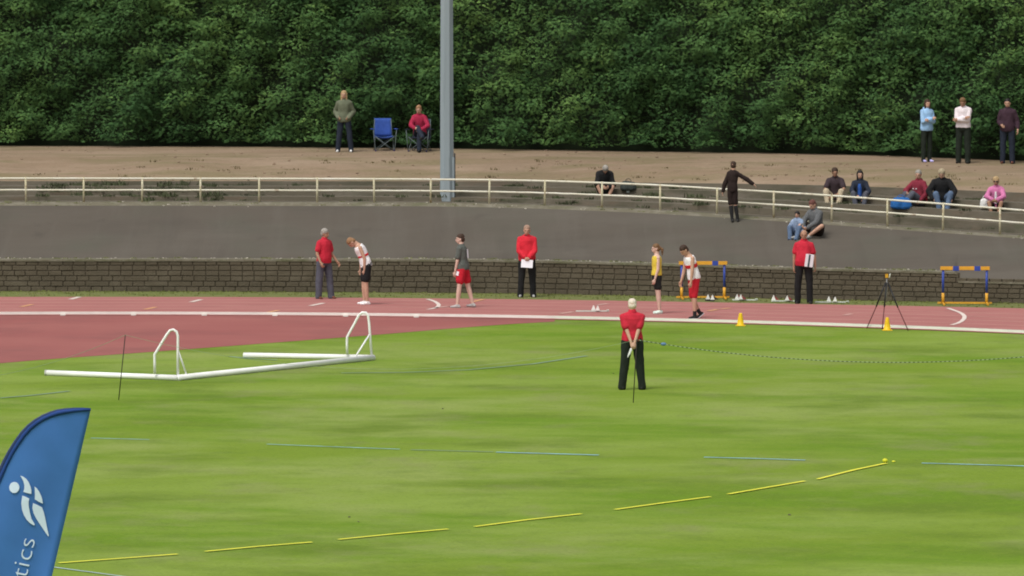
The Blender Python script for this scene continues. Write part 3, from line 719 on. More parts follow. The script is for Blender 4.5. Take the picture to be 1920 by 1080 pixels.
RED = cloth('red_polo_cloth', (0.52, 0.022, 0.045)); REDJ = cloth('red_jacket_cloth', (0.60, 0.022, 0.040)); DARK = cloth('charcoal_cloth', (0.030, 0.030, 0.032)); BLACKG = cloth('black_green_cloth', (0.014, 0.020, 0.014))
GREYB = cloth('grey_blue_cloth', (0.085, 0.090, 0.115)); WHITE = cloth('white_cloth', (0.87, 0.87, 0.88), .05); GREYT = cloth('grey_green_cloth', (0.100, 0.112, 0.100)); REDS = cloth('red_short_cloth', (0.50, 0.015, 0.03))
BLK = cloth('black_cloth', (0.012, 0.012, 0.013)); YEL = cloth('yellow_cloth', (0.68, 0.52, 0.06)); OLIVE = cloth('olive_jacket_cloth', (0.130, 0.145, 0.095)); NAVY = cloth('navy_cloth', (0.018, 0.024, 0.040))
LBLUE = cloth('light_blue_cloth', (0.32, 0.52, 0.78)); PINKW = cloth('pinkish_white_cloth', (0.76, 0.68, 0.71), .05); PLUM = cloth('plum_cloth', (0.045, 0.022, 0.034)); MAROON = cloth('maroon_cloth', (0.20, 0.022, 0.040))
CRIM = cloth('crimson_cloth', (0.33, 0.018, 0.055)); CREAM = cloth('cream_cloth', (0.48, 0.40, 0.28)); JEAN = cloth('denim_cloth', (0.10, 0.15, 0.24)); PINK = cloth('pink_cloth', (0.55, 0.17, 0.34)); BLUE = cloth('royal_blue_cloth', (0.03, 0.10, 0.36))
BROWNB = cloth('brown_black_cloth', (0.022, 0.013, 0.011)); GREYS = cloth('slate_cloth', (0.115, 0.120, 0.125)); DTEE = cloth('dark_tee_cloth', (0.045, 0.030, 0.036))
SW = mat('white_shoe', (0.82, 0.82, 0.82), .5, 20, .05); SD = mat('black_shoe', (0.02, 0.02, 0.02), .5); SB = mat('brown_shoe', (0.14, 0.05, 0.03), .6); SG = mat('grey_shoe', (0.38, 0.38, 0.37), .6); SM = mat('mint_shoe', (0.62, 0.76, 0.68), .5)
HG = mat('grey_hair', (0.30, 0.28, 0.25), .8, 30, .3); HW = mat('white_hair', (0.70, 0.60, 0.51), .8, 22, .22); HB = mat('brown_hair', (0.05, 0.028, 0.018), .7, 30, .3); HK = mat('black_hair', (0.015, 0.012, 0.012), .6, 30, .3)
HBL = mat('blond_hair', (0.42, 0.29, 0.15), .7, 30, .3); HGI = mat('ginger_hair', (0.27, 0.15, 0.075), .7, 30, .3); HRB = mat('light_brown_hair', (0.17, 0.095, 0.045), .7, 30, .3)
def polo(m=RED): return dict(name='polo_shirt', m=m, sleeve=.62, collar=m, flare=.03)
trou = lambda m, n='trousers', **kw: dict(name=n, m=m, len=2, **kw)
m_paper = mat('paper', (0.82, 0.83, 0.88), .8, 3, .04)

# --- officials and athletes on the track
person('man in red polo and grey trousers with bushy grey hair, standing by the wall', 609, 560, 1.74, head=42, torso=(0, .03, 1), turn=15,
       legs={'L': ('d', (.12, .10, -1), (.03, .08, -1)), 'R': ('d', (-.10, -.06, -1), (-.02, -.02, -1))},
       arms={'R': ('d', (-.30, .05, -1), (-.05, .55, -.75)), 'L': ('d', (.20, .05, -1), (.25, .55, -.75))},
       top=polo(), bottom=trou(GREYB, add=.024), shoes=(SB, None), hair=('thick', HG), build=1.06, belly=.03, skin=SKIN2)
person('bent-over athlete in white vest and black shorts looking down at the track', 686, 571, 1.80, head=-80, torso=(0, .22, 1), torso2=(0, .68, 1), hd=(0, 1.0, .40),
       legs={'L': ('d', (.03, .06, -1), (0, -.08, -1)), 'R': ('d', (-.03, .10, -1), (0, -.04, -1))},
       arms={'L': ('d', (.08, -.38, -1), (-.05, .0, -1)), 'R': ('d', (-.08, -.25, -1), (.05, .05, -1))},
       top=dict(name='running_vest', m=WHITE, sleeve=0, add=.014), bottom=dict(name='running_shorts', m=BLK, len=.72, add=.02), shoes=(SW, None), hair=('short', HGI),
       band=(cloth('red_hoop_cloth', (.60, .02, .03)), [(.40, .142, .106), (.50, .148, .110)]))
def back_number(J):
    r = J['ring'](.68, .165 * J['k'], .116 * J['k']); c = J['sp'](.62); bk = -(J['lat'].cross(J['t2'])); 
    bk = bk if bk.dot(V(0, -1, 0)) > 0 else -bk
    o = c + bk * (.116 * J['k'] + .034) + J['off']; a = J['lat'] * .028; u = J['t2']
    M = MB(); M.slab([o - a + u * -.10, o + a + u * -.10, o + a * 1.1 + u * .11, o - a * .9 + u * .11], bk, .003)
    link_mesh('back_number', M.mesh(), m_paper, J['root'])
    M = MB(); s_ = J['hips']['L'] + V(.115, .055, -.10) * J['k'] + J['off']; M.box(s_, (.006, .03, .05), Matrix.Rotation(R(-12), 3, 'X')); link_mesh('hip_number', M.mesh(), m_paper, J['root'])
person('athlete in grey T-shirt and red shorts standing with feet apart on the track', 872, 577, 1.79, head=-112, torso=(0, .08, 1), turn=20,
       legs={'L': ('d', (.10, .10, -1), (.06, .10, -1)), 'R': ('d', (-.06, -.20, -1), (-.04, -.28, -1))},
       arms={'L': ('d', (.12, .12, -1), (-.02, .22, -1)), 'R': ('d', (-.12, -.02, -1), (.0, .2, -1))},
       top=dict(name='t_shirt', m=GREYT, sleeve=.7, flare=.05), bottom=dict(name='running_shorts', m=REDS, len=.62, add=.028), shoes=(SG, None), hair=('short', HB), extra=back_number, build=.94, skin=SKIN3)
def paper_at(J, label, off, size, rx=10, rz=0, name='sheet_of_paper', m=None, ry=0):
    w = J['root'].matrix_basis @ (J['wri']['L'].lerp(J['wri']['R'], .5) + J['off'] + V(*off)) if off[0] is not None else None
    o = MB().box((0, 0, 0), (size[0], .004, size[1])).build(name, m or m_paper); o.location = w; o.rotation_euler = (R(rx), R(ry), R(rz)); return o
r, J = person('man in red zipped jacket and black trousers holding white papers in both hands', 988, 557, 1.80, head=0, torso=(0, .01, 1), hd=(0, .15, 1),
       legs={'L': ('d', (.08, 0, -1), (.05, -.02, -1)), 'R': ('d', (-.08, 0, -1), (-.05, -.02, -1))},
       arms={'L': ('t', (.05, .24, .04), (1, -.5, -.3)), 'R': ('t', (-.05, .24, .04), (-1, -.5, -.3)), 'Lc': 60, 'Rc': 60},
       top=dict(name='jacket', m=REDJ, sleeve=1.92, add=.026, collar=cloth('dark_red_cloth', (.20, .02, .03)), hem=-.10), bottom=trou(BLK, add=.02), shoes=(SG, None), hair=('short', mat('sandy_grey_hair', (.34, .22, .16), .8, 30, .2)), build=1.06, belly=.02)
tag(paper_at(J, '', (0, .05, -.15), (.145, .10), -12, 0, ry=4), 'white sheets of paper held by the man in the red jacket', 'paper')
person('girl in yellow vest and black shorts with a brown ponytail, standing in profile', 1237, 588, 1.66, head=-75, torso=(0, .0, 1), turn=-10,
       legs={'L': ('d', (.02, -.05, -1), (0, -.07, -1)), 'R': ('d', (-.02, -.14, -1), (0, -.12, -1))},
       arms={'L': ('d', (.10, .06, -1), (.0, .32, -1)), 'R': ('d', (-.15, -.22, -1), (.0, .1, -1))},
       top=dict(name='running_vest', m=YEL, sleeve=0, add=.014, hem=.06), bottom=dict(name='running_shorts', m=BLK, len=.62, add=.016, rise=.2), shoes=(SM, None), hair=('pony', HRB), build=.90, skin=SKIN3)
person('athlete in white vest with red band and long red shorts stepping along the track', 1307, 597, 1.80, head=-62, torso=(0, .20, 1), torso2=(0, .40, 1), hd=(0, .7, .8),
       legs={'L': ('d', (.03, .10, -1), (0, -.02, -1)), 'R': ('d', (-.03, -.02, -1), (0, -.52, -1)), 'Rheel': 38},
       arms={'L': ('d', (.12, .10, -1), (.0, .12, -1)), 'R': ('d', (-.12, .10, -1), (.0, .3, -1))},
       top=dict(name='running_vest', m=WHITE, sleeve=0, add=.014), bottom=dict(name='cycling_shorts', m=REDS, len=.95, add=.010), shoes=(SD, mat('white_sole', (.75, .75, .75), .6)), hair=('short', HB),
       band=(cloth('red_hoop_cloth', (.60, .02, .03)), [(.44, .145, .108), (.60, .158, .116)]), socks=(cloth('black_sock', (.02, .02, .02)), .78), build=.96)
r, J = person('balding man in red polo and black trousers carrying a white folder under his arm', 1507, 569, 1.80, head=-4, torso=(0, .0, 1),
       legs={'L': ('d', (.09, 0, -1), (.02, -.02, -1)), 'R': ('d', (-.09, 0, -1), (-.02, -.02, -1))},
       arms={'R': ('d', (-.22, -.02, -1), (-.03, .06, -1)), 'L': ('d', (.30, -.05, -1), (.08, .10, -1)), 'Lc': 60},
       top=polo(), bottom=trou(BLK, add=.02), shoes=(SD, None), hair=('fringe', HG), build=1.08, belly=.05, skin=SKIN2)
w = r.matrix_basis @ (J['P'] + J['off'] + V(.135, .18, .10))
fo = MB().box((0, 0, 0), (.10, .02, .155)).build('folder', m_paper, None, bevel=.004); fo.location = w; fo.rotation_euler = (R(5), R(7), R(8)); tag(fo, 'white folder held against the hip of the balding man in red polo', 'folder')
o = MB().box((-.01, -.024, 0), (.022, .002, .15)).build('spine_strip', mat('dark_strip', (.05, .08, .09), .6), fo)
r, J = person('white-haired man in red polo seen from behind on the grass, hands clasped', 1185, 730, 1.76, head=182, torso=(0, -.01, 1),
       legs={'L': ('d', (.10, 0, -1), (.12, -.0, -1)), 'R': ('d', (-.10, 0, -1), (-.10, -.0, -1))},
       arms={'L': ('t', (.03, -.21, -.02), (1, -.25, -.2)), 'R': ('t', (-.02, -.23, -.06), (-1, -.25, -.2)), 'Lc': 55, 'Rc': 55, 'Lp': (0, 1, 0), 'Rp': (0, 1, 0)},
       top=dict(name='polo_shirt', m=RED, sleeve=.68, collar=RED, flare=.0, add=.02, hem=.02), bottom=trou(BLACKG, add=.022, rise=.14), shoes=(SD, None), hair=('short', HW), build=1.10, belly=.02, skin=SKIN)
w = r.matrix_basis @ (J['wri']['L'].lerp(J['wri']['R'], .5) + J['off'] + V(.06, -.06, -.19))
gl = MB().cap((0, 0, .07), (-.02, 0, -.09), .022, .012).cap((.012, 0, .05), (.0, 0, -.03), .02, .015).remesh(.008, 2); gl = link_mesh('white_glove', gl, WHITE, None, True); gl.location = w; gl.rotation_euler = (0, R(14), 0)
tag(gl, 'white glove held behind the back of the white-haired man', 'glove')

# --- spectators along the hedge
r, J = person('blond woman in olive jacket standing before the hedge, hands in pockets', 646, 285, 1.72, head=-6, hd=(0, .05, 1),
       legs={'L': ('d', (.14, 0, -1), (.10, -.02, -1)), 'R': ('d', (-.10, 0, -1), (-.10, -.02, -1))},
       arms={'L': ('t', (.17, .12, .08), (.6, -1, 0)), 'R': ('t', (-.17, .12, .08), (-.6, -1, 0))},
       top=dict(name='jacket', m=OLIVE, sleeve=2.25, add=.026, hem=-.14, hood=True), bottom=trou(NAVY, add=.016), shoes=(SW, None), hair=('long', HBL), build=1.0)
def camp_chair(label, px, py, rz, fb=None):
    p = on(px, py); t = thing('camping_chair', label, 'camping chair', p, R(rz), 'folding camping chairs by the hedge')
    fr = mat('chair_frame_steel', (.11, .14, .15), .5); fb = fb or cloth('blue_chair_canvas', (0.035, 0.085, 0.34))
    M = MB()
    for x in (-.26, .26):
        M.tube([(x, -.24, 0), (x, .22, .42)], .011, 8); M.tube([(x, .24, 0), (x, -.22, .42)], .011, 8)
        M.tube([(x, .22, .38), (x * .88, .30, .88)], .011, 8); M.tube([(x * 1.05, -.24, .0), (x * 1.25, -.25, .60)], .010, 8)
    for y in (-.24, .24): M.tube([(-.26, y, 0), (.26, y, .40)], .010, 8); M.tube([(.26, y, 0), (-.26, y, .40)], .010, 8)
    M.build('frame', fr, t, True)
    for x in (-.26, .26):
        for y in (-.24, .24): MB().cap((x, y, .0), (x, y, .02), .02, .018, 8).build('foot', mat('chair_foot', (.05, .03, .12), .7), t)
    g = MB(); rows = []
    for j in range(9):
        v = j / 8; y = -.24 + .46 * v; rows.append([Vector((x, y, .42 - .05 * math.sin(math.pi * v) - .04 * (1 - (x / .26) ** 2))) for x in np.linspace(-.26, .26, 7)])
    for nm, rw in (('seat', rows), ('backrest', [[Vector((x, .21 + .09 * v + .05 * (1 - (x / .25) ** 2), .40 + .50 * v)) for x in np.linspace(-.24, .24, 7)] for v in np.linspace(0, 1, 7)])):
        me = sheet(nm, rw, fb, kind=None, parent=t)[0]; md = me.modifiers.new('s', 'SOLIDIFY'); md.thickness = .008
    for x in (-1, 1): MB().box((x * .335, -.03, .61), (.035, .24, .008)).build('armrest', fb, t, bevel=.003)
    return t
camp_chair('empty blue canvas camping chair standing on the earth bank before the hedge', 720, 282.5, 8)
camp_chair('dark framed camping chair in which the man in the crimson top sits', 787, 283.5, -14, cloth('dark_chair_canvas', (.03, .035, .06)))
pc = on(787, 283.5)
person('man in crimson top and navy trousers sitting cross-legged in a camping chair', 0, 0, 1.74, head=-12, loc=pc + Vector((0, .06, .40)), sit=.09, torso=(0, .06, 1), torso2=(.0, .22, 1), hd=(0, .25, 1),
       legs={'L': ('t', (.10, .52, -.42), (0, .3, 1)), 'R': ('t', (.22, .66, -.06), (-.2, .2, 1))},
       arms={'L': ('t', (.12, .34, .12), (1, -.3, -.3)), 'R': ('t', (-.04, .40, .16), (-1, -.3, -.3))}, top=dict(name='sweatshirt', m=CRIM, sleeve=1.9, add=.02), bottom=trou(NAVY), shoes=(SD, None), hair=('short', HGI))
person('woman in light blue hooded top and black leggings with folded arms before the hedge', 1737, 303.5, 1.70, head=30, loc=None,
       legs={'L': ('d', (.03, .02, -1), (.0, -.02, -1)), 'R': ('d', (-.02, .0, -1), (.0, -.04, -1))},
       arms={'L': ('t', (-.08, .22, .24), (.5, .1, -1)), 'R': ('t', (.03, .19, .28), (-.5, .1, -1))}, top=dict(name='hooded_top', m=LBLUE, sleeve=1.95, add=.024, hem=-.12, hood=True), bottom=trou(BLACKG, 'leggings', add=.010), shoes=(mat('lilac_shoe', (.52, .48, .85), .5), None), hair=('long', HB), build=.95, turn=-8)
person('man in pale shirt and black trousers with folded arms and bowed head before the hedge', 1806, 306, 1.80, head=-18, hd=(0, .5, 1),
       arms={'L': ('t', (-.08, .23, .22), (.6, .1, -1)), 'R': ('t', (.08, .20, .27), (-.6, .1, -1))}, top=dict(name='shirt', m=PINKW, sleeve=1.9, add=.022, hem=.02), bottom=trou(BLACKG, add=.020, rise=.12), shoes=(SD, None), hair=('short', HRB), skin=SKIN2, build=1.05)
person('man in plum top and dark trousers standing at the right edge before the hedge', 1889, 306.5, 1.76, head=-15,
       arms={'R': ('d', (-.25, -.02, -1), (.25, .5, -.2)), 'L': ('d', (.35, -.1, -1), (.10, .35, -.6))}, top=dict(name='long_sleeved_top', m=PLUM, sleeve=1.75, add=.022, hem=-.12), bottom=trou(NAVY, add=.018), shoes=(SB, None), hair=('short', HK), build=1.08, belly=.02)

# --- spectators on the terrace
person('hunched figure in black coat with pale shins, sitting behind the railing', 1133, 363, 1.72, head=4, sit=.10, torso=(0, .15, 1), torso2=(0, .55, 1), hd=(0, 1, .45),
       legs={'L': ('t', (.07, .42, -.20), (.5, .5, 1)), 'R': ('t', (-.07, .42, -.20), (-.5, .5, 1))}, arms={'L': ('t', (.09, .42, .10), (.4, 0, -1)), 'R': ('t', (-.09, .42, .10), (-.4, 0, -1))},
       top=dict(name='coat', m=BLK, sleeve=1.95, add=.034, hem=-.12), bottom=dict(name='shorts', m=BLACKG, len=.95, add=.02), shoes=(mat('beige_shoe', (.62, .55, .50), .6), None), hair=('short', HG), build=1.0)
def bag(name, label, px, py, dims, m, rz=0, cat='bag', loc=None, lift=0.0):
    p = (loc or on(px, py)) + Vector((0, 0, lift)); t = thing(name, label, cat, p, R(rz)); a, b_, c = dims
    M = MB(); M.loft([[Vector((a * s_ * math.copysign(abs(math.cos(u)) ** .6, math.cos(u)), b_ * s_ * math.copysign(abs(math.sin(u)) ** .6, math.sin(u)), z)) for u in [2 * math.pi * i / 18 for i in range(18)]] for s_, z in ((.85, 0), (1.0, .15 * c), (1.02, .5 * c), (.93, .8 * c), (.70, .98 * c), (.3, c))])
    link_mesh('bag_body', M.remesh(.014, 2, .03, 7, px), m, t, True)
    MB().tube([(a * .4 * math.cos(u), 0, c * .9 + .10 * math.sin(u)) for u in np.linspace(0, math.pi, 10)], .009, 6).build('strap', m, t)
    return t
bag('rucksack', 'dark grey rucksack on the terrace right of the hunched figure in black', 1178, 356, (.20, .14, .22), cloth('dark_bag_canvas', (.045, .055, .050)))
bt = MB().cap((0, 0, 0.0), (0, 0, .13), .045, .042, 12, True).cap((0, 0, .13), (0, 0, .16), .03, .022, 12, True).build('drink_flask', mat('pale_flask', (.42, .48, .46), .4)); bt.location = on(1177.5, 361); tag(bt, 'pale flask standing on the terrace below the dark rucksack', 'flask')
person('youth in long black coat and black socks stepping up the banking with one arm out', 1378, 416, 1.56, head=172, torso=(-.04, .04, 1), hd=(0, 0, 1),
       legs={'L': ('d', (-.06, .02, -1), (-.10, -.06, -1)), 'R': ('d', (-.03, .06, -1), (-.16, .04, -1))},
       arms={'L': ('d', (.42, .0, -1), (.25, .0, -1)), 'R': ('d', (-.95, 0, -.55), (-.85, 0, -.6))},
       top=dict(name='coat', m=BROWNB, sleeve=1.95, add=.022, hem=-.12, flare=0), bottom=dict(name='long_shorts', m=BROWNB, len=.86, add=.014), shoes=(SD, None), hair=('short', HB), socks=(cloth('black_sock', (.02, .02, .02)), .12), build=.78)
LT = lambda x=.10, f=.42, z=-.30: {'L': ('t', (x, f, z), (.3, .5, 1)), 'R': ('t', (-x, f, z), (-.3, .5, 1))}
person('seated man in dark T-shirt and cream trousers, forearms on his knees', 1567, 378, 1.78, head=-12, sit=.10, torso=(0, .12, 1), torso2=(0, .38, 1), hd=(0, .3, 1), turn=10,
       legs=LT(.13, .46, -.22), arms={'L': ('t', (.10, .42, .10), (1, 0, -.2)), 'R': ('t', (-.12, .42, .06), (-1, 0, -.2))},
       top=dict(name='t_shirt', m=DTEE, sleeve=.7, add=.018), bottom=trou(CREAM, add=.014), shoes=(SB, None), hair=('short', HB), skin=SKIN2, build=1.05)
person('dark-haired woman in navy jacket over a blue top sitting beside the man in cream trousers', 1612, 381, 1.66, head=-4, sit=.10, torso=(0, .06, 1), torso2=(0, .18, 1), turn=8,
       legs=LT(.09, .44, -.22), arms={'L': ('t', (.14, .34, .06), (1, 0, -.2)), 'R': ('t', (-.08, .40, .12), (-1, 0, -.2))},
       top=dict(name='jacket', m=NAVY, sleeve=1.9, add=.02), bottom=trou(GREYB, add=.012), shoes=(SG, None), hair=('long', HK), extra=lambda J: J['put']('blue_top', MB().loft([J['ring'](t, .080, rb) for t, rb in ((.08, .162), (.4, .156), (.65, .160), (.85, .135))]).remesh(.011, 2, .004), BLUE))
person('man in maroon hooded top reclining on the terrace with legs stretched left', 1722, 385, 1.78, head=-50, sit=.10, torso=(0, -.10, 1), torso2=(0, .10, 1), hd=(.1, .1, 1), turn=35,
       legs={'L': ('t', (.12, .68, -.06), (.2, .0, 1)), 'R': ('t', (-.10, .60, -.16), (0, 0, 1))}, arms={'L': ('t', (.22, .14, .04), (1, -.5, 0)), 'R': ('t', (-.08, .34, .22), (-1, 0, -.3))},
       top=dict(name='hooded_top', m=MAROON, sleeve=1.9, add=.028, hood=True), bottom=trou(GREYB, add=.02), shoes=(SG, None), hair=('short', HG), build=1.08,
       extra=lambda J: [J['put']('chest_print', MB().box(J['sp'](.60) + V(x, .152, z), (w_, .004, h_)).mesh(), WHITE) for x, z, w_, h_ in ((0, 0, .075, .014),)])
bag('holdall', 'bright blue holdall on the terrace step in front of the man in maroon', 1689, 391, (.27, .15, .28), cloth('blue_bag_canvas', (.02, .12, .36)), 10)
bo = MB().cap((0, 0, 0), (0, 0, .15), .032, .032, 12, True).cap((0, 0, .15), (0, 0, .185), .026, .014, 12, True).build('drink_bottle', mat('red_bottle', (.55, .03, .05), .35)); bo.location = on(1737, 378); tag(bo, 'red drinks bottle standing between the man in maroon and the man in black', 'bottle')
person('grey-haired man in open black jacket, blue jeans and white shoes sitting on the terrace', 1765, 382, 1.80, head=2, sit=.10, torso=(0, .08, 1), torso2=(0, .30, 1), hd=(-.1, .4, 1), turn=-15,
       legs=LT(.09, .42, -.24), arms={'L': ('t', (.24, .34, .04), (1, -.2, -.2)), 'R': ('t', (-.24, .28, .04), (-1, -.2, -.2))},
       top=dict(name='jacket', m=BLK, sleeve=1.95, add=.034, hem=0), bottom=trou(JEAN, add=.014), shoes=(SW, None), hair=('thick', mat('sandy_hair', (.36, .30, .20), .8, 30, .2)), build=1.12)
def pink_extra(J):
    J['put']('white_top', MB().loft([J['ring'](t, .055, rb) for t, rb in ((.15, .165), (.5, .160), (.8, .145))]).remesh(.011, 2, .004), WHITE)
    M = MB()
    for sg in (-1, 1): M.ell(J['HC'] + J['hr'] * sg * .031 + J['hf'] * .092 + J['hu'] * .006, [J['hr'] * .028, J['hf'] * .008, J['hu'] * .02], 10, 6)
    J['put']('sunglasses', M.mesh(), SD)
person('blond woman in pink jacket and sunglasses sitting with hands on bare knees', 1868, 393, 1.66, head=-10, sit=.10, torso=(0, .08, 1), torso2=(0, .28, 1), hd=(0, .1, 1),
       legs=LT(.07, .42, -.30), arms={'L': ('t', (.04, .42, .18), (1, 0, -.2)), 'R': ('t', (-.06, .42, .18), (-1, 0, -.2))}, top=dict(name='jacket', m=PINK, sleeve=1.9, add=.024), bottom=dict(name='shorts', m=BLK, len=.55, add=.016), shoes=(mat('beige_shoe', (.62, .55, .50), .6), None), hair=('thick', HBL), extra=pink_extra, skin=SKIN2)
bag('carrier_bag', 'white carrier bag on the terrace beside the woman in pink', 1846, 391, (.12, .09, .26), cloth('white_plastic', (.78, .78, .76), .04), 0)
# --- man and child on the tarmac banking
r, J = person('man in grey top and shorts sitting on the tarmac banking beside a child', 1531, 441, 1.78, head=-48, sit=.10, torso=(0, .04, 1), torso2=(0, .22, 1), hd=(0, .5, 1),
       legs={'L': ('t', (.10, .36, -.09), (1, .3, .6)), 'R': ('t', (-.12, .58, -.09), (-.3, 0, 1))}, arms={'L': ('t', (.04, .36, .10), (1, 0, -.3)), 'R': ('t', (-.06, .42, .14), (-1, 0, -.3))},
       top=dict(name='sweatshirt', m=GREYS, sleeve=1.9, add=.024), bottom=dict(name='shorts', m=BROWNB, len=.80, add=.024), shoes=(SG, None), hair=('short', mat('auburn_hair', (.13, .05, .04), .7, 30, .3)), build=1.1)
person('small dark-haired child in blue and white top sitting beside the man in grey', 1496, 443, 1.22, head=-25, sit=.10, torso=(0, .02, 1), torso2=(0, .15, 1),
       legs=LT(.12, .46, -.16), arms={'L': ('t', (.24, .30, .05), (1, 0, -.3)), 'R': ('t', (-.20, .34, .05), (-1, 0, -.3))},
       top=dict(name='striped_top', m=cloth('pale_blue_white_cloth', (.24, .31, .44), .5), sleeve=1.9, add=.02), bottom=trou(JEAN, add=.016), shoes=(NAVY, None), hair=('thick', HK))
# ------------------------------------------------------------------ goal frame lying face down
m_goal = mat('white_goal_paint', (0.88, 0.88, 0.86), .5, 4, .05)
A_, B_, C_, D_ = G(88, 699, .055), G(333, 708.5, .055), G(700, 670.5, .055), G(457, 666, .055)
goal = thing('football_goal', 'white tubular football goal frame lying face down on the grass', 'goal', B_ * 1)
gb = B_ * 1
MB().tube([A_ - gb, B_ - gb], .057, 14).build('post', m_goal, goal, True)
MB().tube([D_ - gb, C_ - gb], .057, 14).build('post', m_goal, goal, True)
MB().tube([B_ - gb, C_ - gb], .060, 14).build('crossbar', m_goal, goal, True)
def up_at(p, px, y):   # height seen at px,y directly over the depth of p
    q = P_d(px, y, p.y); return q
def support(base, pts, strut):
    P = [up_at(base, x, y) - gb for x, y in pts]
    MB().tube(P, .026, 10).build('net_support', m_goal, goal, True)
    MB().tube([up_at(base, *strut[0]) - gb, strut[1] - gb], .019, 8).build('strut', m_goal, goal, True)
ba = A_.lerp(B_, .92)
support(ba, [(290, 701), (290, 680), (290, 664), (293, 660), (303, 643), (313, 627), (319, 619.5), (325, 618), (331, 622), (333.5, 630), (333.5, 660), (333.5, 703)], ((334, 658), B_.lerp(C_, .045) + Vector((0, 0, .03))))
bc = D_.lerp(C_, .92)
support(bc, [(651, 665), (650.5, 645), (651, 632), (654, 626), (664, 608), (673, 591), (679, 586), (686, 586), (690, 592), (692, 605), (694, 630), (697, 665)], ((693, 627), C_.lerp(B_, .10) + Vector((0, 0, .03))))
# worn end
MB().tube([A_ - gb + Vector((.02, 0, 0)), A_ - gb + Vector((-.045, 0, .002))], .058, 14).build('end_cap', mat('scuffed_cap', (.45, .45, .42), .7, 12, .4), goal, True)

# ------------------------------------------------------------------ hurdles
m_hy = mat('yellow_hurdle_paint', (.70, .36, .035), .5, 6, .1); m_hb = mat('blue_hurdle_paint', (.035, .07, .34), .4, 6, .15)
def hurdle(label, px, py, rz, patches):
    t = thing('hurdle', label, 'hurdle', on(px, py) if False else G(px, py, .008), R(rz), 'yellow and blue hurdles by the wall')
    for x in (-.53, .53):
        MB().tube([(x, 0, .27), (x, 0, .84)], .030, 12).build('upright', m_hb, t, True)
        MB().tube([(x, 0, .02), (x, 0, .275)], .036, 12).build('lower_upright', m_hy, t, True)
        MB().box((x, -.30, .03), (.022, .36, .022)).build('foot', m_hy, t, bevel=.004)
    MB().box((0, .06, .03), (.66, .022, .022)).build('base_bar', m_hy, t, bevel=.004)
    MB().box((0, -.035, .88), (.60, .014, .045)).build('top_bar', m_hy, t, bevel=.006)
    for x in patches: MB().box((x, -.0505, .875), (.075, .004, .056)).build('bar_patch', m_hb, t, bevel=.002)
    return t
hurdle('yellow and blue hurdle behind the athlete in long red shorts', 1318, 559.5, 1, (.30, -.30))
hurdle('yellow and blue hurdle standing alone by the low end of the wall', 1809, 570.5, -2, (-.22, .30))

# ------------------------------------------------------------------ starting blocks
m_al = mat('block_rail_metal', (.60, .64, .58), .45, 8, .1); m_rp = mat('red_pad', (.26, .05, .05), .8); m_wp = mat('white_pad', (.78, .78, .74), .6); m_bk = mat('black_pad', (.03, .03, .03), .8)
def blocks(label, px, py, rz, pads, L=.42, back=None, rail=m_al):
    t = thing('starting_blocks', label, 'starting blocks', G(px, py, .010), R(rz), 'starting blocks')
    MB().box((0, 0, .022), (L, .030, .014)).build('rail', rail, t, bevel=.004)
    MB().box((L - .04, 0, .045), (.03, .05, .010)).build('anchor', rail, t, bevel=.003)
    for i, x in enumerate(pads):
        s = -1 if i % 2 else 1; y = s * .075
        MB().slab([(x - .05, y, .04), (x + .055, y, .04), (x + .012, y, .155), (x - .002, y, .155)], (0, 1, 0), .05).build('pad', m_wp, t, bevel=.003)
        if back: MB().slab([(x + .060, y, .045), (x + .14, y, .045), (x + .022, y, .15), (x + .018, y, .15)], (0, 1, 0), .045).build('pad_face', back, t)
    return t
blocks('starting blocks alone on the red track left of the white-haired man', 1111, 585, -1, (.02, .12), .40)
blocks('starting blocks on the grass verge just right of the first hurdle', 1397, 564, -2, (-.20, -.11), .32, m_rp)
blocks('starting blocks with wide set pads at the feet of the balding man in red polo', 1471, 566, -2, (-.27, .06), .32, m_rp)
blocks('starting blocks on the grass verge between the balding man and the tripod', 1560, 568, -2, (-.08, .07), .42)
blocks('dark starting blocks under the hurdle behind the athlete in red shorts', 1331, 564.5, -2, (-.05, .06), .12, m_bk, m_bk)

# ------------------------------------------------------------------ cones
m_cone = mat('yellow_cone_plastic', (.80, .50, .01), .45, 4, .06)
def cone(label, px, py):
    t = thing('marker_cone', label, 'cone', G(px, py, .0), 0, 'yellow marker cones')
    MB().loft([[Vector((r * math.cos(u), r * math.sin(u), z)) for u in [2 * math.pi * i / 24 for i in range(24)]] for z, r in ((.014, .088), (.016, .084), (.15, .062), (.27, .038), (.29, .034), (.295, .022))]).build('cone_body', m_cone, t, True)
    MB().box((0, 0, .008), (.115, .10, .008)).build('base', m_cone, t, bevel=.004)
cone('yellow cone beside the white kerb, right of the athlete in long red shorts', 1388.5, 611)
cone('yellow cone in front of the black tripod', 1663.5, 619.5)

# ------------------------------------------------------------------ tripod
tp = G(1664, 618, 0); tri = thing('tripod', 'black tripod with a small yellow and white instrument head by the kerb', 'tripod', tp)
m_tb = mat('tripod_black', (.018, .018, .020), .5); m_tr = mat('tripod_lower_red', (.10, .02, .02), .5)
apex = Vector((0.0, .3, 1.05))
for gx, gy in ((1625, 616), (1654, 618), (1703, 620)):
    g_ = G(gx, gy, 0) - tp; m1 = apex.lerp(g_, .52); lg = MB().tube([apex + Vector((g_.x * .06, 0, 0)), m1], .017, 8).build('leg', m_tb, tri, True)
    MB().tube([m1, g_], .011, 8).build('lower_leg', m_tr, lg, True)
MB().tube([apex + Vector((0, 0, -.45)), apex + Vector((0, 0, .10))], .013, 8).build('centre_column', mat('grey_column', (.25, .25, .25), .4), tri, True)
MB().box(apex + Vector((0, 0, .15)), (.035, .03, .045)).build('instrument', mat('amber_plastic', (.65, .33, .03), .4), tri, bevel=.006)
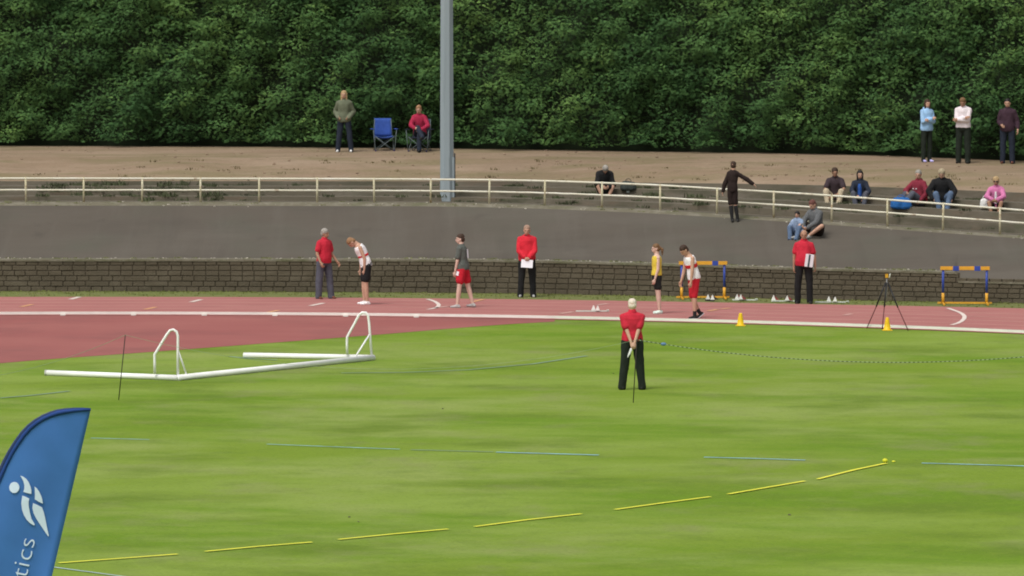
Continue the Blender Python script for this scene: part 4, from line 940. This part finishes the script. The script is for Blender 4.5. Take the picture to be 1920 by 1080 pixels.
MB().cap(apex + Vector((.06, 0, .12)), apex + Vector((.075, -.02, .19)), .018, .014, 10).build('handle', m_wp, tri, True)

# ------------------------------------------------------------------ rope line on thin stakes
m_stake = mat('dark_stake', (.03, .025, .02), .7)
def stake(label, bx, by, tx, ty):
    b0 = G(bx, by, 0); t0 = P_d(tx, ty, b0.y); o = MB().tube([(0, 0, -.05), t0 - b0], .009, 8).build('rope_stake', m_stake, None, True); o.location = b0
    tag(o, label, 'stake', 'thin stakes carrying the boundary rope'); return b0, t0
s1, t1_ = stake('thin dark stake leaning in front of the left end of the goal frame', 222, 750, 235, 628)
s2, t2_ = stake('thin dark stake just in front of the white-haired man', 1187, 755, 1194, 637)
def sagline(a, b_, sag, n=60): return [a.lerp(b_, t) + Vector((0, 0, -4 * sag * t * (1 - t))) for t in np.linspace(0, 1, n)]
r1 = MB().tube(sagline(t1_, t2_, .60), .0032, 6).build('boundary_rope', mat('pale_cord', (.26, .34, .20), .8)); tag(r1, 'thin pale cord sagging between the two dark stakes', 'rope')
r0 = MB().tube(sagline(t1_, P_d(-420, 690, 92), .55), .004, 6).build('boundary_rope', _mats['pale_cord']); tag(r0, 'thin pale cord running from the leaning stake out of the picture on the left', 'rope')
e3 = P_d(2150, 640, s2.y)
ch = thing('boundary_chain', 'grey and dark plastic chain sagging right from the white-haired man across the grass', 'chain', (0, 0, 0))
cp_ = sagline(t2_, e3, .41, 230); lk = MB(); pp_ = []; rr_ = []
for i in range(len(cp_) - 1):
    for t_, r_ in ((0.02, .0035), (.15, .0085), (.85, .0085), (.98, .0035)): pp_.append(cp_[i].lerp(cp_[i + 1], t_)); rr_.append(r_)
co_ = lk.tube(pp_, rr_, 6).build('links', mat('chain_dark', (.07, .095, .06), .6), ch); co_.data.materials.append(mat('chain_pale', (.28, .36, .22), .6))
for i, p_ in enumerate(co_.data.polygons): p_.material_index = (i // 6 // 4) % 2 if i < 6 * 4 * 229 else 0
cb = cp_[12]; bb = MB().ell(cb, [Vector((.055, 0, 0)), Vector((0, .035, 0)), Vector((0, 0, .032))]).build('blue_tie', mat('blue_tie_plastic', (.10, .20, .34), .5), None, True); tag(bb, 'small blue bobbin on the chain just right of the white-haired man', 'bobbin')

# ------------------------------------------------------------------ lines of tape on the grass
m_yt = mat('yellow_tape', (.78, .76, .06), .7, 3, .08); m_bt = mat('pale_blue_paint', (.26, .50, .54), .8, 2.2, .35); m_bt2 = mat('faint_blue_paint', (.20, .31, .20), .9, 2.2, .2); m_wt = mat('pale_white_paint', (.42, .56, .56), .8, 1.2, .2)
for pts_ in ([(110, 1055), (220, 1047), (333, 1038.5)], [(385, 1033.5), (485, 1024), (585, 1016)], [(635, 1011), (735, 1001), (840, 991.5)], [(890, 987), (990, 974), (1090, 963)], [(1153, 955), (1240, 943), (1332, 931)],
             [(1365, 926), (1436, 914), (1509, 901.5)], [(1533, 898), (1600, 881), (1662, 868)]):
    o = mark('sector_tape', pts_, .075, m_yt, .016); o.pop('kind') if False else None
for pts_, m_, wd in (([(170, 821), (280, 824)], m_bt, .06), ([(500, 832.5), (640, 838), (750, 842)], m_bt, .06), ([(770, 843), (925, 847)], m_bt2, .08), ([(930, 847.5), (1123, 853)], m_bt, .10), ([(1320, 857), (1420, 859.5), (1510, 862.5)], m_bt, .09),
                     ([(1728, 868), (1800, 870), (1960, 874.5)], m_bt, .09), ([(100, 1063), (160, 1071), (250, 1083)], m_wt, .05), ([(0, 746), (60, 741), (130, 733)], m_bt2, .10), ([(430, 668), (470, 672), (520, 675)], m_bt2, .1),
                     ([(640, 699), (760, 698), (880, 693), (1000, 682), (1100, 667)], m_bt2, .10)):
    mark('painted_line', pts_, wd, m_, .010)
ball = MB().ell((0, 0, .035), [Vector((.045, 0, 0)), Vector((0, .045, 0)), Vector((0, 0, .035))]).build('yellow_peg', mat('lime_plastic', (.66, .66, .03), .5), None, True); ball.location = G(1659.5, 867.5, 0); tag(ball, 'round bright yellow peg at the end of the yellow dashed tape', 'peg')
pg = MB().ell((0, 0, .012), [Vector((.03, 0, 0)), Vector((0, .03, 0)), Vector((0, 0, .014))]).build('tape_peg', m_yt, None, True); pg.location = G(1675.5, 866.5, 0); tag(pg, 'tiny flat yellow peg just right of the round yellow peg', 'peg')
st = MB()
for (x, y, r_) in ((655, 969, .02), (672, 978, .016), (1480, 965, .025), (122, 549, .04), (830, 766, .02), (1150, 700, .015)): pebble(st, G(x, y, .01), r_)
tag(st.build('turf_debris', mat('turf_clod', (.12, .12, .07), 1, 9, .4)), 'few small clods lying on the grass', 'stones', kind='stuff')

# ------------------------------------------------------------------ feather flag near the camera
FD = 42.0; fs = FD / F
def fp(px, y, dy=0.0): q = P_d(px, y, FD); q.y += dy; return q
fbase = fp(-238, 1850); fbase.z = 0.0
flag = thing('feather_flag', 'tall blue feather flag with white running figure emblem, at the lower left', 'flag', fbase)
poleL = [(170, 767), (155, 766), (140, 766), (124, 767), (108, 769.5), (94, 774), (80, 780), (66, 788.5), (53, 799), (41, 812), (29, 829), (18, 847), (8, 866), (-3, 890), (-16, 922), (-30, 965), (-46, 1020), (-64, 1090), (-84, 1175), (-110, 1285), (-150, 1455), (-195, 1645)]
def right(y): return 170 - 73 / 313 * (y - 767)
m_fb = mat('blue_flag_fabric', (0.050, 0.165, 0.46), .7, 2.5, .10); m_fs = mat('dark_blue_sleeve', (0.018, 0.060, 0.26), .7, 2.5, .08); m_fw = mat('white_flag_print', (0.66, 0.78, 0.95), .8, 3, .03)
def wave(px, y): return .025 * math.sin(px * .018 + y * .006) + .014 * math.sin(y * .017 + px * .03) + .004 * math.sin(px * .09 - y * .05)
rows = []; NV = 14
for j, (x, y) in enumerate(poleL):
    yr = 767 + (y - 767) * 1.0; xr = right(y) if j > 0 else 170
    # fabric spans from the sleeve to the straight edge, rows follow the slanted flag
    yr = max(767.5, y - 8); xr = right(yr)
    rows.append([fp(x + (xr - x) * t, y + (yr - y) * t, wave(x + (xr - x) * t, y)) - fbase for t in np.linspace(0, 1, NV)])
o = sheet('flag_fabric', rows, m_fb, kind=None, parent=flag)[0]; md = o.modifiers.new('s', 'SOLIDIFY'); md.thickness = .004; md.offset = 0
sl_rows = []
for j, (x, y) in enumerate(poleL):
    a = Vector(poleL[max(j - 1, 0)]); b2 = Vector(poleL[min(j + 1, len(poleL) - 1)]); d = (b2 - a).normalized(); nn = Vector((d.y, -d.x))
    wd = min(8.5, 3 + j * 1.6)
    sl_rows.append([fp(x + nn.x * wd * t, y + nn.y * wd * t, wave(x, y) - .006 - .010 * math.sin(math.pi * t)) - fbase for t in (0, .33, .66, 1)])
o = sheet('pole_sleeve', sl_rows, m_fs, kind=None, parent=flag)[0]; md = o.modifiers.new('s', 'SOLIDIFY'); md.thickness = .004
MB().tube([fp(x, y, wave(x, y) - .004) - fbase for x, y in poleL] + [fp(-218, 1745) - fbase, Vector((0, 0, .05))], [.006 + .0009 * i for i in range(len(poleL) + 2)], 8).build('pole', mat('pole_fibre', (.02, .04, .12), .5), flag, True)
MB().box((0, 0, .02), (.26, .26, .02)).build('ground_plate', mat('dark_steel', (.07, .08, .09), .5), flag, bevel=.01)
def zq(zx, zy): return (zx / 3.177, 740 + zy / 3.177)
def decal(name, pts_, sub=1):
    P2 = [zq(*p) for p in pts_]; n_ = len(P2)
    cx_, cy_ = sum(p[0] for p in P2) / n_, sum(p[1] for p in P2) / n_
    vs2 = [fp(p[0], p[1], wave(*p) - .011) - fbase for p in P2]
    me = bpy.data.meshes.new(name); me.from_pydata([tuple(v) for v in vs2], [], [tuple(range(n_))]); me.update()
    o = link_mesh(name, me, m_fw, flag); md = o.modifiers.new('s', 'SOLIDIFY'); md.thickness = .002; return o
def smooth_poly(p, n=5):
    out = []; N_ = len(p)
    for i in range(N_):
        p0, p1, p2, p3 = p[i - 1], p[i], p[(i + 1) % N_], p[(i + 2) % N_]
        for k_ in range(n):
            t = k_ / n; out.append(tuple(.5 * (2 * p1[c] + (p2[c] - p0[c]) * t * .7 + (2 * p0[c] - 5 * p1[c] + 4 * p2[c] - p3[c]) * 0 * t * t) if False else p1[c] + (p2[c] - p1[c]) * t for c in (0, 1)))
    return out
decal('emblem_dot', [(87 + 30 * math.cos(u), 551 + 33 * math.sin(u)) for u in np.linspace(0, 2 * math.pi, 25)[:-1]])
decal('emblem_stroke', [(122, 480), (140, 486), (158, 499), (173, 520), (183, 545), (188, 568), (188, 590), (165, 585), (140, 577), (146, 560), (147, 540), (141, 515), (132, 496)])
decal('emblem_stroke', [(207, 545), (220, 556), (234, 576), (245, 600), (252, 622), (255, 649), (232, 638), (208, 622), (209, 590)])
decal('emblem_stroke', [(134, 600), (153, 606), (175, 618), (171, 640), (172, 665), (178, 700), (187, 738), (207, 772), (202, 780), (180, 766), (160, 745), (143, 716), (132, 682), (128, 645)])
decal('emblem_stroke', [(197, 645), (220, 655), (250, 671), (260, 700), (268, 735), (276, 780), (289, 842), (285, 846), (262, 812), (238, 775), (215, 738), (200, 705), (193, 675)])
tc_ = bpy.data.curves.new('flag_lettering', 'FONT'); tc_.body = 'athletics'; tc_.size = .190; tc_.align_x = 'RIGHT'; tc_.extrude = .0015; tc_.offset = -.003; tc_.resolution_u = 6; tc_.space_character = 1.02
to = bpy.data.objects.new('tmp', tc_); COL.objects.link(to)
me = bpy.data.meshes.new_from_object(to.evaluated_get(bpy.context.evaluated_depsgraph_get())); bpy.data.objects.remove(to)
pe = Vector((213 / 3.177, 740 + 856 / 3.177)); pe2 = pe + Vector((-73, 313)) * 1.0
a = fp(pe.x, pe.y) ; b2 = fp(pe2.x, pe2.y); ex = (a - b2).normalized(); ez = Vector((0, -1, 0)); ey = ez.cross(ex)
for v in me.vertices:
    v.co.x = v.co.x * 1.24 - .002; q = a + ex * v.co.x + ey * v.co.y; s_ = F / zc_of(q.y, q.z); pxx = 960 + q.x * s_; yy = pe.y - v.co.x / fs
    q.y += wave(pxx, yy) - .012 - v.co.z; v.co = q - fbase
link_mesh('lettering', me, m_fw, flag)

bpy.data.objects.remove(RO); bpy.data.scenes.remove(WS)
